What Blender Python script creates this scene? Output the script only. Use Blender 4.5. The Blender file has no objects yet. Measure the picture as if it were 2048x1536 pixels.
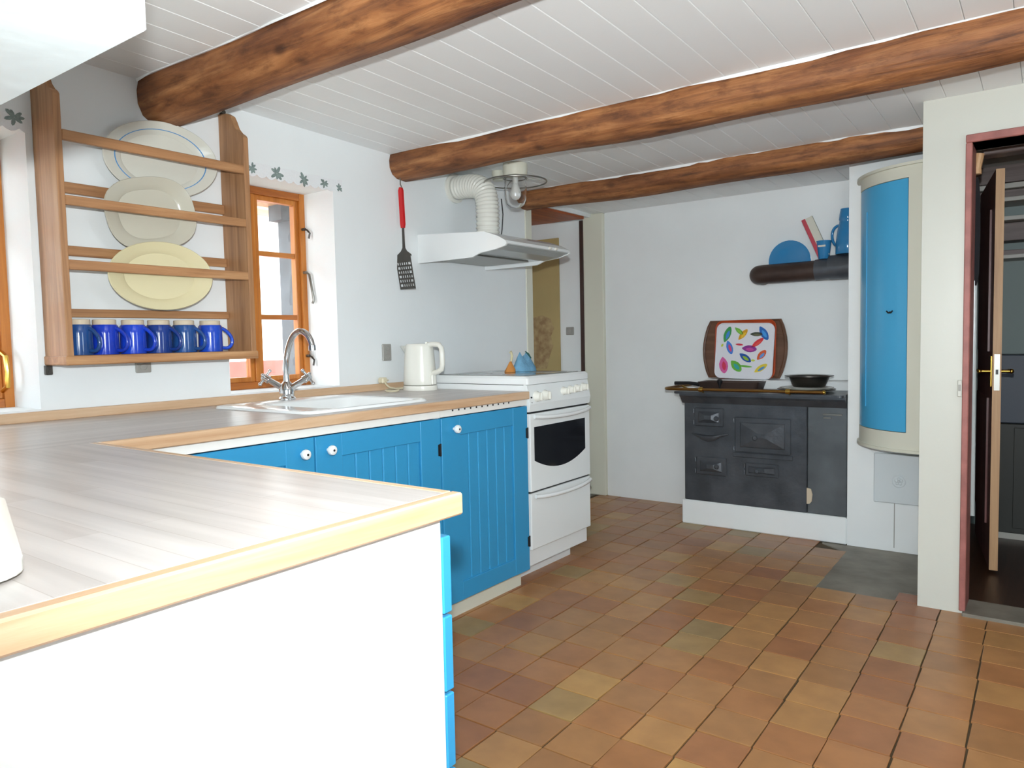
import bpy, bmesh, math, random
from mathutils import Vector, Matrix
PI = math.pi
random.seed(7)
SC = bpy.context.scene
COL = SC.collection

# ------------------------------------------------------------------ camera
def cam_basis(yaw, pit, roll):
    f = Vector((-math.sin(yaw)*math.cos(pit), math.cos(yaw)*math.cos(pit), math.sin(pit)))
    r = Vector((math.cos(yaw), math.sin(yaw), 0)); u = r.cross(f)
    return (math.cos(roll)*r + math.sin(roll)*u), (-math.sin(roll)*r + math.cos(roll)*u), f
FPX = 1477.43
CR, CU, CF = cam_basis(0.632852, -0.059563, -0.020707)
CAMLOC = Vector((0, 0, 1.12))
cd = bpy.data.cameras.new('camera'); cam = bpy.data.objects.new('camera', cd); COL.objects.link(cam)
cd.sensor_fit = 'HORIZONTAL'; cd.sensor_width = 36.0; cd.lens = FPX/2048*36.0
cd.clip_start = 0.02; cd.clip_end = 200
M3 = Matrix((CR, CU, -CF)).transposed()
cam.matrix_world = Matrix.Translation(CAMLOC) @ M3.to_4x4()
SC.camera = cam
def proj(P):
    q = Vector(P) - CAMLOC; z = q.dot(CF)
    if z < 0.05: return None
    return (1024 + FPX*q.dot(CR)/z, 768 - FPX*q.dot(CU)/z, z)

# ------------------------------------------------------------------ world, lights, exposure
SC.view_settings.view_transform = 'Standard'
SC.view_settings.look = 'None'
SC.view_settings.exposure = 0.0
SC.view_settings.gamma = 1.0
SC.view_settings.use_curve_mapping = False
wd = bpy.data.worlds.new('sky'); SC.world = wd; wd.use_nodes = True
bg = wd.node_tree.nodes['Background']
bg.inputs[0].default_value = (0.78, 0.92, 1.0, 1); bg.inputs[1].default_value = 9.0

def area(name, loc, direction, sx, sy, power, color=(1, 1, 1), shape='RECTANGLE'):
    l = bpy.data.lights.new(name, 'AREA'); l.shape = shape; l.size = sx; l.size_y = sy
    l.energy = power; l.color = color
    o = bpy.data.objects.new(name, l); COL.objects.link(o)
    o.location = loc
    o.rotation_euler = Vector(direction).to_track_quat('-Z', 'Y').to_euler()
    return o
# the camera's own flash, just above the lens
fl = bpy.data.lights.new('camera_flash', 'SPOT'); fl.energy = 262.0; fl.color = (0.93, 0.985, 1.0)
fl.spot_size = math.radians(146); fl.spot_blend = 1.0; fl.shadow_soft_size = 0.018
flo = bpy.data.objects.new('camera_flash', fl); COL.objects.link(flo); flo.location = (0.0, 0.0, 1.255)
flo.rotation_euler = (CF*FPX + CR*300 + CU*500).to_track_quat('-Z', 'Y').to_euler()
# daylight enters by the windows and unseen openings added to wall_right and wall_rear

# ------------------------------------------------------------------ materials
def lin(c):
    out = []
    for v in c:
        v /= 255.0
        out.append(v/12.92 if v <= 0.04045 else ((v+0.055)/1.055)**2.4)
    return tuple(out)
def s(r, g, b): return lin((r, g, b))
MATS = {}
def nodes(name):
    m = bpy.data.materials.new(name); m.use_nodes = True
    nt = m.node_tree; bs = nt.nodes['Principled BSDF']
    MATS[name] = m
    return m, nt, bs
def mat(name, col, rough=0.5, metal=0.0, bump=0.0, bscale=40.0, var=0.0, vscale=6.0, spec=0.5, trans=0.0, ior=1.45, coat=0.0, stretch=(1, 1, 1), col2=None):
    m, nt, bs = nodes(name)
    bs.inputs['Base Color'].default_value = (*col, 1)
    bs.inputs['Roughness'].default_value = rough
    bs.inputs['Metallic'].default_value = metal
    bs.inputs['Specular IOR Level'].default_value = spec
    bs.inputs['Transmission Weight'].default_value = trans
    bs.inputs['IOR'].default_value = ior
    bs.inputs['Coat Weight'].default_value = coat
    if bump or var or col2:
        tc = nt.nodes.new('ShaderNodeTexCoord'); mp = nt.nodes.new('ShaderNodeMapping')
        mp.inputs['Scale'].default_value = stretch
        nt.links.new(tc.outputs['Object'], mp.inputs['Vector'])
    if var or col2:
        n = nt.nodes.new('ShaderNodeTexNoise'); n.inputs['Scale'].default_value = vscale; n.inputs['Detail'].default_value = 5
        nt.links.new(mp.outputs[0], n.inputs['Vector'])
        rp = nt.nodes.new('ShaderNodeValToRGB')
        if col2 is None: col2 = tuple(max(0, c*(1-var)) for c in col)
        rp.color_ramp.elements[0].position = 0.35; rp.color_ramp.elements[1].position = 0.65
        rp.color_ramp.elements[0].color = (*col2, 1); rp.color_ramp.elements[1].color = (*col, 1)
        nt.links.new(n.outputs['Fac'], rp.inputs[0]); nt.links.new(rp.outputs[0], bs.inputs['Base Color'])
    if bump:
        n2 = nt.nodes.new('ShaderNodeTexNoise'); n2.inputs['Scale'].default_value = bscale; n2.inputs['Detail'].default_value = 4
        nt.links.new(mp.outputs[0], n2.inputs['Vector'])
        b = nt.nodes.new('ShaderNodeBump'); b.inputs['Strength'].default_value = bump; b.inputs['Distance'].default_value = 0.01
        nt.links.new(n2.outputs['Fac'], b.inputs['Height']); nt.links.new(b.outputs[0], bs.inputs['Normal'])
    return m
def wood(name, c1, c2, c3, axis='x', scale=7.0, rough=0.45, knots=False, bump=0.12, ratio=0.06):
    """grain stretched along one axis, three tones"""
    m, nt, bs = nodes(name)
    bs.inputs['Roughness'].default_value = rough
    tc = nt.nodes.new('ShaderNodeTexCoord'); mp = nt.nodes.new('ShaderNodeMapping')
    k = {'x': (ratio, 1, 1), 'y': (1, ratio, 1), 'z': (1, 1, ratio)}[axis]
    mp.inputs['Scale'].default_value = k
    nt.links.new(tc.outputs['Object'], mp.inputs['Vector'])
    n = nt.nodes.new('ShaderNodeTexNoise'); n.inputs['Scale'].default_value = scale*4; n.inputs['Detail'].default_value = 8; n.inputs['Roughness'].default_value = 0.65; n.inputs['Distortion'].default_value = 0.6
    nt.links.new(mp.outputs[0], n.inputs['Vector'])
    rp = nt.nodes.new('ShaderNodeValToRGB')
    e = rp.color_ramp.elements
    e[0].position = 0.30; e[0].color = (*c1, 1); e[1].position = 0.72; e[1].color = (*c3, 1)
    el = e.new(0.52); el.color = (*c2, 1)
    nt.links.new(n.outputs['Fac'], rp.inputs[0])
    out = rp.outputs[0]
    if knots:
        mp2 = nt.nodes.new('ShaderNodeMapping')
        kk = {'x': (1.2, 3.2, 3.2), 'y': (3.2, 1.2, 3.2), 'z': (3.2, 3.2, 1.2)}[axis]
        mp2.inputs['Scale'].default_value = kk
        nt.links.new(tc.outputs['Object'], mp2.inputs['Vector'])
        n3 = nt.nodes.new('ShaderNodeTexNoise'); n3.inputs['Scale'].default_value = 2.2; n3.inputs['Detail'].default_value = 4
        nt.links.new(mp2.outputs[0], n3.inputs['Vector'])
        r3 = nt.nodes.new('ShaderNodeValToRGB')
        r3.color_ramp.elements[0].position = 0.36; r3.color_ramp.elements[0].color = (0.58, 0.48, 0.42, 1)
        r3.color_ramp.elements[1].position = 0.60; r3.color_ramp.elements[1].color = (1.15, 1.12, 1.05, 1)
        nt.links.new(n3.outputs['Fac'], r3.inputs[0])
        mx = nt.nodes.new('ShaderNodeMix'); mx.data_type = 'RGBA'; mx.blend_type = 'MULTIPLY'; mx.inputs[0].default_value = 0.9
        nt.links.new(out, mx.inputs[6]); nt.links.new(r3.outputs[0], mx.inputs[7]); out = mx.outputs[2]
        # small knots and chips
        v = nt.nodes.new('ShaderNodeTexVoronoi'); v.inputs['Scale'].default_value = 5.0
        mp3 = nt.nodes.new('ShaderNodeMapping'); mp3.inputs['Scale'].default_value = {'x': (0.7, 1.3, 1.3), 'y': (1.3, 0.7, 1.3), 'z': (1.3, 1.3, 0.7)}[axis]
        nt.links.new(tc.outputs['Object'], mp3.inputs['Vector']); nt.links.new(mp3.outputs[0], v.inputs['Vector'])
        r4 = nt.nodes.new('ShaderNodeValToRGB'); r4.color_ramp.elements[0].position = 0.05; r4.color_ramp.elements[0].color = (0.25, 0.2, 0.2, 1)
        r4.color_ramp.elements[1].position = 0.13; r4.color_ramp.elements[1].color = (1, 1, 1, 1)
        nt.links.new(v.outputs['Distance'], r4.inputs[0])
        mx2 = nt.nodes.new('ShaderNodeMix'); mx2.data_type = 'RGBA'; mx2.blend_type = 'MULTIPLY'; mx2.inputs[0].default_value = 0.8
        nt.links.new(out, mx2.inputs[6]); nt.links.new(r4.outputs[0], mx2.inputs[7]); out = mx2.outputs[2]
        n5 = nt.nodes.new('ShaderNodeTexNoise'); n5.inputs['Scale'].default_value = 26; n5.inputs['Detail'].default_value = 6; n5.inputs['Roughness'].default_value = 0.7
        mp5 = nt.nodes.new('ShaderNodeMapping'); mp5.inputs['Scale'].default_value = {'x': (0.35, 1, 1), 'y': (1, 0.35, 1), 'z': (1, 1, 0.35)}[axis]
        nt.links.new(tc.outputs['Object'], mp5.inputs['Vector']); nt.links.new(mp5.outputs[0], n5.inputs['Vector'])
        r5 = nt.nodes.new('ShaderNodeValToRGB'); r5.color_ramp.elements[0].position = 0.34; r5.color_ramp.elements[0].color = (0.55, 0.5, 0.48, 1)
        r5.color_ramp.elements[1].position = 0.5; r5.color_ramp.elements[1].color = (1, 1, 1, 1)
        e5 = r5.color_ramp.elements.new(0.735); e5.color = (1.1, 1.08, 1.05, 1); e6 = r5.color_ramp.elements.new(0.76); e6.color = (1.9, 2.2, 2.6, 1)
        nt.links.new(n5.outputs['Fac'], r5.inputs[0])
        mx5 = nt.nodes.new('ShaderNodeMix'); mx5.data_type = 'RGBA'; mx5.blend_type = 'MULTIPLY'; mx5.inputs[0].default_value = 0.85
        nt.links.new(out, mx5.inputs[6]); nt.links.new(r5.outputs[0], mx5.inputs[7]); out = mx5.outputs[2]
    nt.links.new(out, bs.inputs['Base Color'])
    if bump:
        b = nt.nodes.new('ShaderNodeBump'); b.inputs['Strength'].default_value = bump; b.inputs['Distance'].default_value = 0.01
        nt.links.new(n.outputs['Fac'], b.inputs['Height']); nt.links.new(b.outputs[0], bs.inputs['Normal'])
    return m

M_PLASTER = mat('white_plaster', s(238, 242, 243), 0.62, bump=0.25, bscale=9, var=0.03, vscale=2.5)
M_PLASTERW = mat('rough_white_plaster', s(240, 243, 243), 0.6, bump=0.35, bscale=6, var=0.04, vscale=3)
M_CREAM = mat('cream_gloss_paint', s(208, 208, 198), 0.34, bump=0.10, bscale=22, var=0.03, vscale=2)
M_CREAM2 = mat('cream_paint', s(222, 221, 205), 0.45, bump=0.05, bscale=12)
M_CEIL = mat('ceiling_paint', s(245, 248, 248), 0.5, bump=0.06, bscale=14, var=0.03, vscale=1.5)
M_CEILGAP = mat('ceiling_gap', s(186, 186, 180), 0.8)
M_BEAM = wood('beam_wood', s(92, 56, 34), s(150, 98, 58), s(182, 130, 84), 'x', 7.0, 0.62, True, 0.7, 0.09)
M_PINE = wood('old_pine', s(140, 96, 62), s(178, 130, 88), s(200, 156, 112), 'y', 7, 0.5)
M_PINEZ = wood('old_pine_upright', s(140, 98, 66), s(176, 130, 90), s(198, 154, 112), 'z', 7, 0.5)
M_WIN = wood('varnished_window_wood', s(160, 92, 32), s(190, 116, 46), s(206, 136, 62), 'z', 7, 0.35)
M_WINY = wood('varnished_window_rail', s(150, 82, 30), s(180, 106, 42), s(200, 128, 58), 'y', 7, 0.35)
M_EDGEY = wood('worktop_edge_wood', s(186, 146, 110), s(208, 174, 140), s(222, 194, 164), 'y', 5, 0.4)
M_EDGEX = wood('worktop_edge_wood_across', s(186, 146, 110), s(208, 174, 140), s(222, 194, 164), 'x', 5, 0.4)
M_WHITE = mat('white_laminate', s(236, 236, 232), 0.35)
M_WHITEP = mat('white_cabinet_paint', s(214, 224, 226), 0.3, bump=0.25, bscale=7)
M_ENAMEL = mat('white_enamel', s(238, 241, 241), 0.18, coat=0.3)
M_ENAMELG = mat('grey_white_enamel', s(234, 238, 238), 0.25)
M_PLASTIC = mat('white_plastic', s(232, 231, 222), 0.25)
M_PLASTICG = mat('clear_grey_plastic', s(170, 176, 176), 0.2, spec=0.6)
M_BLUE = mat('blue_door_paint', s(52, 148, 198), 0.33, bump=0.02, bscale=20)
M_BLUEP = mat('blue_corner_door_paint', s(74, 172, 220), 0.3)
M_CHROME = mat('chrome', (0.75, 0.76, 0.78), 0.08, 1.0)
M_STEEL = mat('brushed_steel', s(150, 148, 142), 0.35, 1.0)
M_DARKSTEEL = mat('dark_steel', s(95, 92, 88), 0.35, 1.0)
M_BRASS = mat('brass', s(205, 165, 80), 0.25, 1.0)
M_BRASSOLD = mat('old_brass', s(150, 112, 62), 0.35, 1.0)
M_IRON = mat('black_cast_iron', s(90, 94, 100), 0.36, 0.35, bump=0.25, bscale=30, var=0.35, vscale=8)
M_IRON2 = mat('grey_iron_sheet', s(106, 112, 116), 0.4, 0.3, bump=0.08, bscale=20, var=0.3, vscale=5)
M_RUST = mat('brown_stove_pipe_paint', s(74, 58, 52), 0.45, 0.2, bump=0.1, bscale=30, var=0.3, vscale=10)
M_BLACK = mat('black_plastic', s(28, 28, 30), 0.4)
M_BLACKC = mat('black_cloth', s(22, 22, 26), 0.9)
M_OVENGLASS = mat('dark_oven_glass', s(18, 20, 26), 0.08, spec=0.7)
M_COOKTOP = mat('glass_cooktop', s(120, 122, 118), 0.06, spec=0.6)
M_GLASS = mat('clear_glass', (1, 1, 1), 0.02, trans=1.0, ior=1.45)
m, nt, bs = nodes('window_glass'); M_WGLASS = m
tr = nt.nodes.new('ShaderNodeBsdfTransparent'); gl = nt.nodes.new('ShaderNodeBsdfGlossy'); gl.inputs['Roughness'].default_value = 0.02
ms = nt.nodes.new('ShaderNodeMixShader'); ms.inputs[0].default_value = 0.06
nt.links.new(tr.outputs[0], ms.inputs[1]); nt.links.new(gl.outputs[0], ms.inputs[2]); nt.links.new(ms.outputs[0], nt.nodes['Material Output'].inputs[0])
M_FROST = mat('frosted_bulb', s(240, 240, 235), 0.4)
M_REDP = mat('red_plastic', s(205, 30, 34), 0.3)
M_PLATEW = mat('white_porcelain', s(216, 215, 204), 0.15, coat=0.3)
M_PLATEG = mat('grey_white_porcelain', s(200, 196, 180), 0.15, coat=0.3)
M_PLATEC = mat('cream_porcelain', s(222, 212, 172), 0.15, coat=0.3)
M_BLUELINE = mat('blue_glaze_line', s(90, 150, 205), 0.2)
M_MUG = [mat('blue_glaze_%s' % n, c, 0.14, coat=0.4, var=0.3, vscale=12) for n, c in
         (('slate', s(36, 78, 140)), ('cobalt', s(24, 60, 190)), ('royal', s(28, 70, 205)), ('navy', s(26, 60, 140)), ('denim', s(40, 84, 150)), ('bright', s(30, 78, 200)))]
M_CLAY = mat('raw_clay', s(206, 190, 166), 0.8)
M_ENAMELB = mat('blue_enamel', s(52, 132, 186), 0.15, coat=0.4)
M_GREYPL = mat('grey_switch_plastic', s(160, 158, 152), 0.4)
M_REDFRAME = mat('worn_red_frame_paint', s(172, 108, 100), 0.5, bump=0.2, bscale=25, var=0.3, vscale=14)
M_DARKRED = wood('dark_red_door_wood', s(66, 30, 28), s(96, 50, 46), s(120, 74, 70), 'z', 5, 0.4)
M_DARKWOOD = wood('dark_jamb_wood', s(50, 34, 30), s(66, 46, 40), s(84, 60, 52), 'z', 6, 0.5)
M_ORANGEW = wood('orange_lintel_wood', s(130, 58, 18), s(160, 78, 28), s(180, 98, 42), 'y', 6, 0.5)
M_LEAFEDGE = wood('pale_door_edge_wood', s(170, 128, 90), s(196, 154, 112), s(206, 170, 128), 'z', 5, 0.5)
M_HALLWALL = mat('grey_green_hall_wall', s(128, 138, 136), 0.7)
M_HALLDARK = mat('dark_blue_grey_cupboard', s(64, 70, 82), 0.5)
M_HALLBLK = mat('dark_green_black_cupboard', s(34, 34, 28), 0.5)
M_HALLBROWN = wood('brown_hall_boards', s(74, 60, 56), s(100, 84, 80), s(120, 104, 98), 'x', 5, 0.5)
M_HALLPALE = mat('pale_hall_batten', s(180, 176, 168), 0.5)
M_HALLFLOOR = wood('dark_hall_floor', s(48, 30, 20), s(66, 42, 28), s(84, 56, 38), 'y', 5, 0.35)
M_BEIGE = mat('beige_panel', s(186, 164, 112), 0.6, var=0.1, vscale=3)
M_DRAW = mat('brown_drawing', s(150, 120, 84), 0.7, col2=s(184, 160, 116), vscale=22)
M_CEMENT = mat('grey_cement', s(148, 141, 128), 0.5, bump=0.15, bscale=20, var=0.35, vscale=7)
M_GROUT = mat('dark_grout', s(92, 76, 54), 0.8, var=0.3, vscale=9)
M_TRAYB = wood('brown_tray_wood', s(88, 58, 40), s(108, 74, 54), s(122, 88, 66), 'x', 5, 0.4)
M_TRAYO = mat('orange_tray_laminate', s(196, 78, 36), 0.35, var=0.3, vscale=6)
M_TRAYW = mat('white_tray', s(232, 232, 238), 0.2)
M_CORD = mat('cream_cord', s(214, 204, 176), 0.45)
M_LEAFM = mat('grey_green_leaf_print', s(140, 156, 152), 0.7, var=0.3, vscale=60)
M_LACE = mat('white_lace', s(236, 238, 240), 0.8, bump=0.3, bscale=120)
M_CLOTHB = mat('light_blue_cloth', s(120, 172, 204), 0.85, bump=0.4, bscale=90, var=0.2, vscale=40)
M_CLOTHO = mat('orange_cloth', s(206, 138, 70), 0.85, bump=0.4, bscale=90)
M_GREENP = mat('dark_green_print', s(40, 90, 84), 0.6)
M_HATCHGREY = mat('grey_relief_paint', s(216, 223, 226), 0.4)
M_OUTWHITE = mat('outdoor_limewash', s(245, 244, 240), 0.8)
M_OUTGROUND = mat('outdoor_gravel', s(190, 184, 170), 0.9, var=0.2, vscale=8)
M_OUTTAR = mat('tarred_timber', s(92, 94, 98), 0.7, var=0.3, vscale=9)
M_OUTRED = mat('red_brick_paint', s(214, 92, 80), 0.7, var=0.2, vscale=5)
M_CARD = mat('white_card', s(214, 212, 198), 0.6)
M_CARDR = mat('red_card', s(190, 70, 84), 0.6)

# floor tile: colour comes from the object's own colour, with clouding
m, nt, bs = nodes('clay_tile'); M_TILE = m
oi = nt.nodes.new('ShaderNodeObjectInfo'); tc = nt.nodes.new('ShaderNodeTexCoord')
nn = nt.nodes.new('ShaderNodeTexNoise'); nn.inputs['Scale'].default_value = 11; nn.inputs['Detail'].default_value = 5
geo = nt.nodes.new('ShaderNodeNewGeometry')
nt.links.new(geo.outputs['Position'], nn.inputs['Vector'])
rp = nt.nodes.new('ShaderNodeValToRGB'); rp.color_ramp.elements[0].position = 0.3; rp.color_ramp.elements[0].color = (0.84, 0.82, 0.80, 1)
rp.color_ramp.elements[1].position = 0.7; rp.color_ramp.elements[1].color = (1.06, 1.05, 1.04, 1)
nt.links.new(nn.outputs['Fac'], rp.inputs[0])
mx = nt.nodes.new('ShaderNodeMix'); mx.data_type = 'RGBA'; mx.blend_type = 'MULTIPLY'; mx.inputs[0].default_value = 1
nt.links.new(oi.outputs['Color'], mx.inputs[6]); nt.links.new(rp.outputs[0], mx.inputs[7]); nt.links.new(mx.outputs[2], bs.inputs['Base Color'])
bs.inputs['Roughness'].default_value = 0.34
bp = nt.nodes.new('ShaderNodeBump'); bp.inputs['Strength'].default_value = 0.06; bp.inputs['Distance'].default_value = 0.01
nt.links.new(nn.outputs['Fac'], bp.inputs['Height']); nt.links.new(bp.outputs[0], bs.inputs['Normal'])

# worktop laminate printed with staves; along = 'x' or 'y'
def stave_mat(name, along):
    m, nt, bs = nodes(name)
    tc = nt.nodes.new('ShaderNodeTexCoord'); mp = nt.nodes.new('ShaderNodeMapping')
    if along == 'y': mp.inputs['Rotation'].default_value = (0, 0, PI/2)
    nt.links.new(tc.outputs['Object'], mp.inputs['Vector'])
    br = nt.nodes.new('ShaderNodeTexBrick'); br.inputs['Scale'].default_value = 1.0
    br.inputs['Brick Width'].default_value = 0.62; br.inputs['Row Height'].default_value = 0.047; br.inputs['Mortar Size'].default_value = 0.0006
    br.inputs['Color1'].default_value = (*s(206, 200, 197), 1); br.inputs['Color2'].default_value = (*s(194, 187, 183), 1); br.inputs['Mortar'].default_value = (*s(182, 173, 167), 1)
    nt.links.new(mp.outputs[0], br.inputs['Vector'])
    mp2 = nt.nodes.new('ShaderNodeMapping'); mp2.inputs['Scale'].default_value = (0.05, 1, 1)
    nt.links.new(mp.outputs[0], mp2.inputs['Vector'])
    n = nt.nodes.new('ShaderNodeTexNoise'); n.inputs['Scale'].default_value = 34; n.inputs['Detail'].default_value = 7
    nt.links.new(mp2.outputs[0], n.inputs['Vector'])
    r = nt.nodes.new('ShaderNodeValToRGB'); r.color_ramp.elements[0].position = 0.32; r.color_ramp.elements[0].color = (0.84, 0.83, 0.82, 1)
    r.color_ramp.elements[1].position = 0.66; r.color_ramp.elements[1].color = (1.05, 1.04, 1.03, 1)
    nt.links.new(n.outputs['Fac'], r.inputs[0])
    mx = nt.nodes.new('ShaderNodeMix'); mx.data_type = 'RGBA'; mx.blend_type = 'MULTIPLY'; mx.inputs[0].default_value = 1
    nt.links.new(br.outputs['Color'], mx.inputs[6]); nt.links.new(r.outputs[0], mx.inputs[7]); nt.links.new(mx.outputs[2], bs.inputs['Base Color'])
    bs.inputs['Roughness'].default_value = 0.33
    return m
M_STAVEY = stave_mat('worktop_staves_along', 'y')
M_STAVEX = stave_mat('worktop_staves_across', 'x')

# ------------------------------------------------------------------ mesh builder
class B:
    def __init__(self): self.bm = bmesh.new()
    def _v(self, pts): return [self.bm.verts.new(p) for p in pts]
    def box(self, x0, x1, y0, y1, z0, z1, bevel=0.0, seg=1):
        if bevel:
            t = B(); t.box(x0, x1, y0, y1, z0, z1)
            bmesh.ops.bevel(t.bm, geom=list(t.bm.edges), offset=bevel, segments=seg, profile=0.5, affect='EDGES')
            self.add(t); return self
        v = self._v([(x, y, z) for z in (z0, z1) for y in (y0, y1) for x in (x0, x1)])
        for f in ((0, 2, 3, 1), (4, 5, 7, 6), (0, 1, 5, 4), (2, 6, 7, 3), (0, 4, 6, 2), (1, 3, 7, 5)):
            self.bm.faces.new([v[i] for i in f])
        return self
    def add(self, other, mtx=None):
        me = bpy.data.meshes.new('tmp'); other.bm.to_mesh(me)
        if mtx: me.transform(mtx)
        self.bm.from_mesh(me); bpy.data.meshes.remove(me); other.bm.free(); return self
    def prism(self, pts, axis, a, b, bevel=0.0):
        """polygon pts in the two other axes (in xyz order), extruded from a to b along axis"""
        def P(p, t):
            return {'x': (t, p[0], p[1]), 'y': (p[0], t, p[1]), 'z': (p[0], p[1], t)}[axis]
        lo = self._v([P(p, a) for p in pts]); hi = self._v([P(p, b) for p in pts]); n = len(pts)
        fs = [self.bm.faces.new(lo), self.bm.faces.new(hi[::-1])]
        for i in range(n):
            fs.append(self.bm.faces.new((lo[i], hi[i], hi[(i+1) % n], lo[(i+1) % n])))
        if bevel:
            es = set()
            for f in fs[:2]: es.update(f.edges)
            bmesh.ops.bevel(self.bm, geom=list(es), offset=bevel, segments=2, profile=0.5, affect='EDGES')
        return self
    def loft(self, rings, close=True, cap0=True, cap1=True):
        vs = [self._v(r) for r in rings]; n = len(rings[0])
        for a, b in zip(vs[:-1], vs[1:]):
            for i in range(n if close else n-1):
                j = (i+1) % n
                self.bm.faces.new((a[i], a[j], b[j], b[i]))
        if cap0: self.bm.faces.new(vs[0][::-1])
        if cap1: self.bm.faces.new(vs[-1])
        return self
    def lathe(self, prof, c=(0, 0, 0), n=32, sx=1.0, sy=1.0, rot=None, cap=True, power=2.0):
        """profile [(r, z)] about the z axis, then rot (Matrix) and moved to c"""
        rings = []
        for r, z in prof:
            ring = []
            for i in range(n):
                t = 2*PI*i/n; ct, st = math.cos(t), math.sin(t)
                k = 1.0 if power == 2.0 else (abs(ct)**power + abs(st)**power)**(-1.0/power)
                p = Vector((max(r, 1e-5)*ct*sx*k, max(r, 1e-5)*st*sy*k, z))
                if rot is not None: p = rot @ p
                ring.append(p + Vector(c))
            rings.append(ring)
        return self.loft(rings, True, cap, cap)
    def cyl(self, p0, p1, r0, r1=None, n=16):
        r1 = r0 if r1 is None else r1
        return self.tube([p0, p1], [r0, r1], n)
    def tube(self, path, rad, n=10, closed=False):
        path = [Vector(p) for p in path]
        if not isinstance(rad, (list, tuple)): rad = [rad]*len(path)
        rings = []; up = None
        for i, p in enumerate(path):
            a = path[i-1] if (i > 0 or closed) else path[0]
            b = path[(i+1) % len(path)] if (i < len(path)-1 or closed) else path[-1]
            d = (b-a).normalized()
            if up is None:
                up = Vector((0, 0, 1)) if abs(d.z) < 0.9 else Vector((1, 0, 0))
            x = d.cross(up).normalized(); y = x.cross(d).normalized(); up = y
            rings.append([p + rad[i]*(math.cos(2*PI*k/n)*x + math.sin(2*PI*k/n)*y) for k in range(n)])
        if closed:
            rings.append(rings[0])
            return self.loft(rings, True, False, False)
        return self.loft(rings)
    def sphere(self, c, r, n=12, m=8, sc=(1, 1, 1)):
        prof = [(r*math.sin(PI*i/m), -r*math.cos(PI*i/m)) for i in range(m+1)]
        rings = [[(c[0]+max(q, 1e-5)*math.cos(2*PI*k/n)*sc[0], c[1]+max(q, 1e-5)*math.sin(2*PI*k/n)*sc[1], c[2]+z*sc[2]) for k in range(n)] for q, z in prof]
        return self.loft(rings)
    def mesh(self, base=(0, 0, 0), smooth=False, name='mesh'):
        bmesh.ops.recalc_face_normals(self.bm, faces=self.bm.faces)
        me = bpy.data.meshes.new(name); self.bm.to_mesh(me); self.bm.free()
        me.transform(Matrix.Translation(-Vector(base)))
        if smooth:
            for p in me.polygons: p.use_smooth = True
            try: me.set_sharp_from_angle(angle=math.radians(smooth if smooth > 1 else 40))
            except Exception: pass
        return me
def bez(p0, p1, p2, p3, n=12):
    out = []
    for i in range(n+1):
        t = i/n; u = 1-t
        out.append(tuple(u**3*a + 3*u*u*t*b + 3*u*t*t*c + t**3*d for a, b, c, d in zip(p0, p1, p2, p3)))
    return out

def obj(name, b, material, base=(0, 0, 0), parent=None, smooth=False):
    me = b.mesh(base, smooth, name); me.materials.append(material)
    o = bpy.data.objects.new(name, me); COL.objects.link(o)
    if parent is None: o.location = base
    else: o.parent = parent
    return o
def tag(o, label, cat, group=None):
    o['label'] = label; o['category'] = cat
    if group: o['group'] = group
    return o
class Thing:
    def __init__(self, name, label, cat, base, group=None):
        self.base = base
        self.o = bpy.data.objects.new(name, None); COL.objects.link(self.o); self.o.location = base
        self.o.empty_display_size = 0.05
        tag(self.o, label, cat, group)
    def part(self, name, b, material, smooth=False, parent=None, label=None):
        p = obj(name, b, material, self.base, parent or self.o, smooth)
        if label: p['label'] = label
        return p
def one(name, b, material, base, label, cat, group=None, smooth=False):
    return tag(obj(name, b, material, base, None, smooth), label, cat, group)
def struct(name, b, material, parent=None, smooth=False, base=(0, 0, 0)):
    o = obj(name, b, material, base, parent, smooth)
    if parent is None: o['kind'] = 'structure'
    return o

# ------------------------------------------------------------------ main dimensions
WX = -2.64          # inner face of the window wall
BY = 4.60           # back wall
CY = 4.14           # chimney breast / old stove front
PY = 3.36           # wall with the doorway
XR, YR = 2.40, -2.20
def zc(y): return 2.055 - 0.025*(y - 2.0)
WT = 0.89           # worktop height
FXE = -1.876        # worktop front edge

# ================================================================== SETTING
# ---- floor with its tiles
b = B().box(-2.64, XR, YR, 4.62, -0.10, -0.006)
floor = struct('floor', b, M_GROUT)
pitch = 0.1595
tile_me = []
for k in range(6):
    t = B(); h = 0.5*pitch - 0.0018 - 0.0008*random.random()
    j = lambda: random.uniform(-0.0012, 0.0012)
    low = [(-h+j(), -h+j()), (h+j(), -h+j()), (h+j(), h+j()), (-h+j(), h+j())]
    rings = [[(x, y, -0.006) for x, y in low], [(x, y, -0.0007) for x, y in low], [(x*0.985, y*0.985, 0.0) for x, y in low]]
    t.loft(rings)
    me = t.mesh(name='tile'); me.materials.append(M_TILE); tile_me.append(me)
PAL = [s(178, 128, 80), s(172, 118, 74), s(180, 130, 82), s(168, 114, 74), s(178, 124, 78), s(170, 122, 78), s(184, 136, 84), s(174, 126, 80)]
SPECIAL = [s(164, 136, 92), s(174, 140, 90), s(190, 146, 88), s(162, 108, 72), s(168, 140, 94)]
tiles = []
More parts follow.
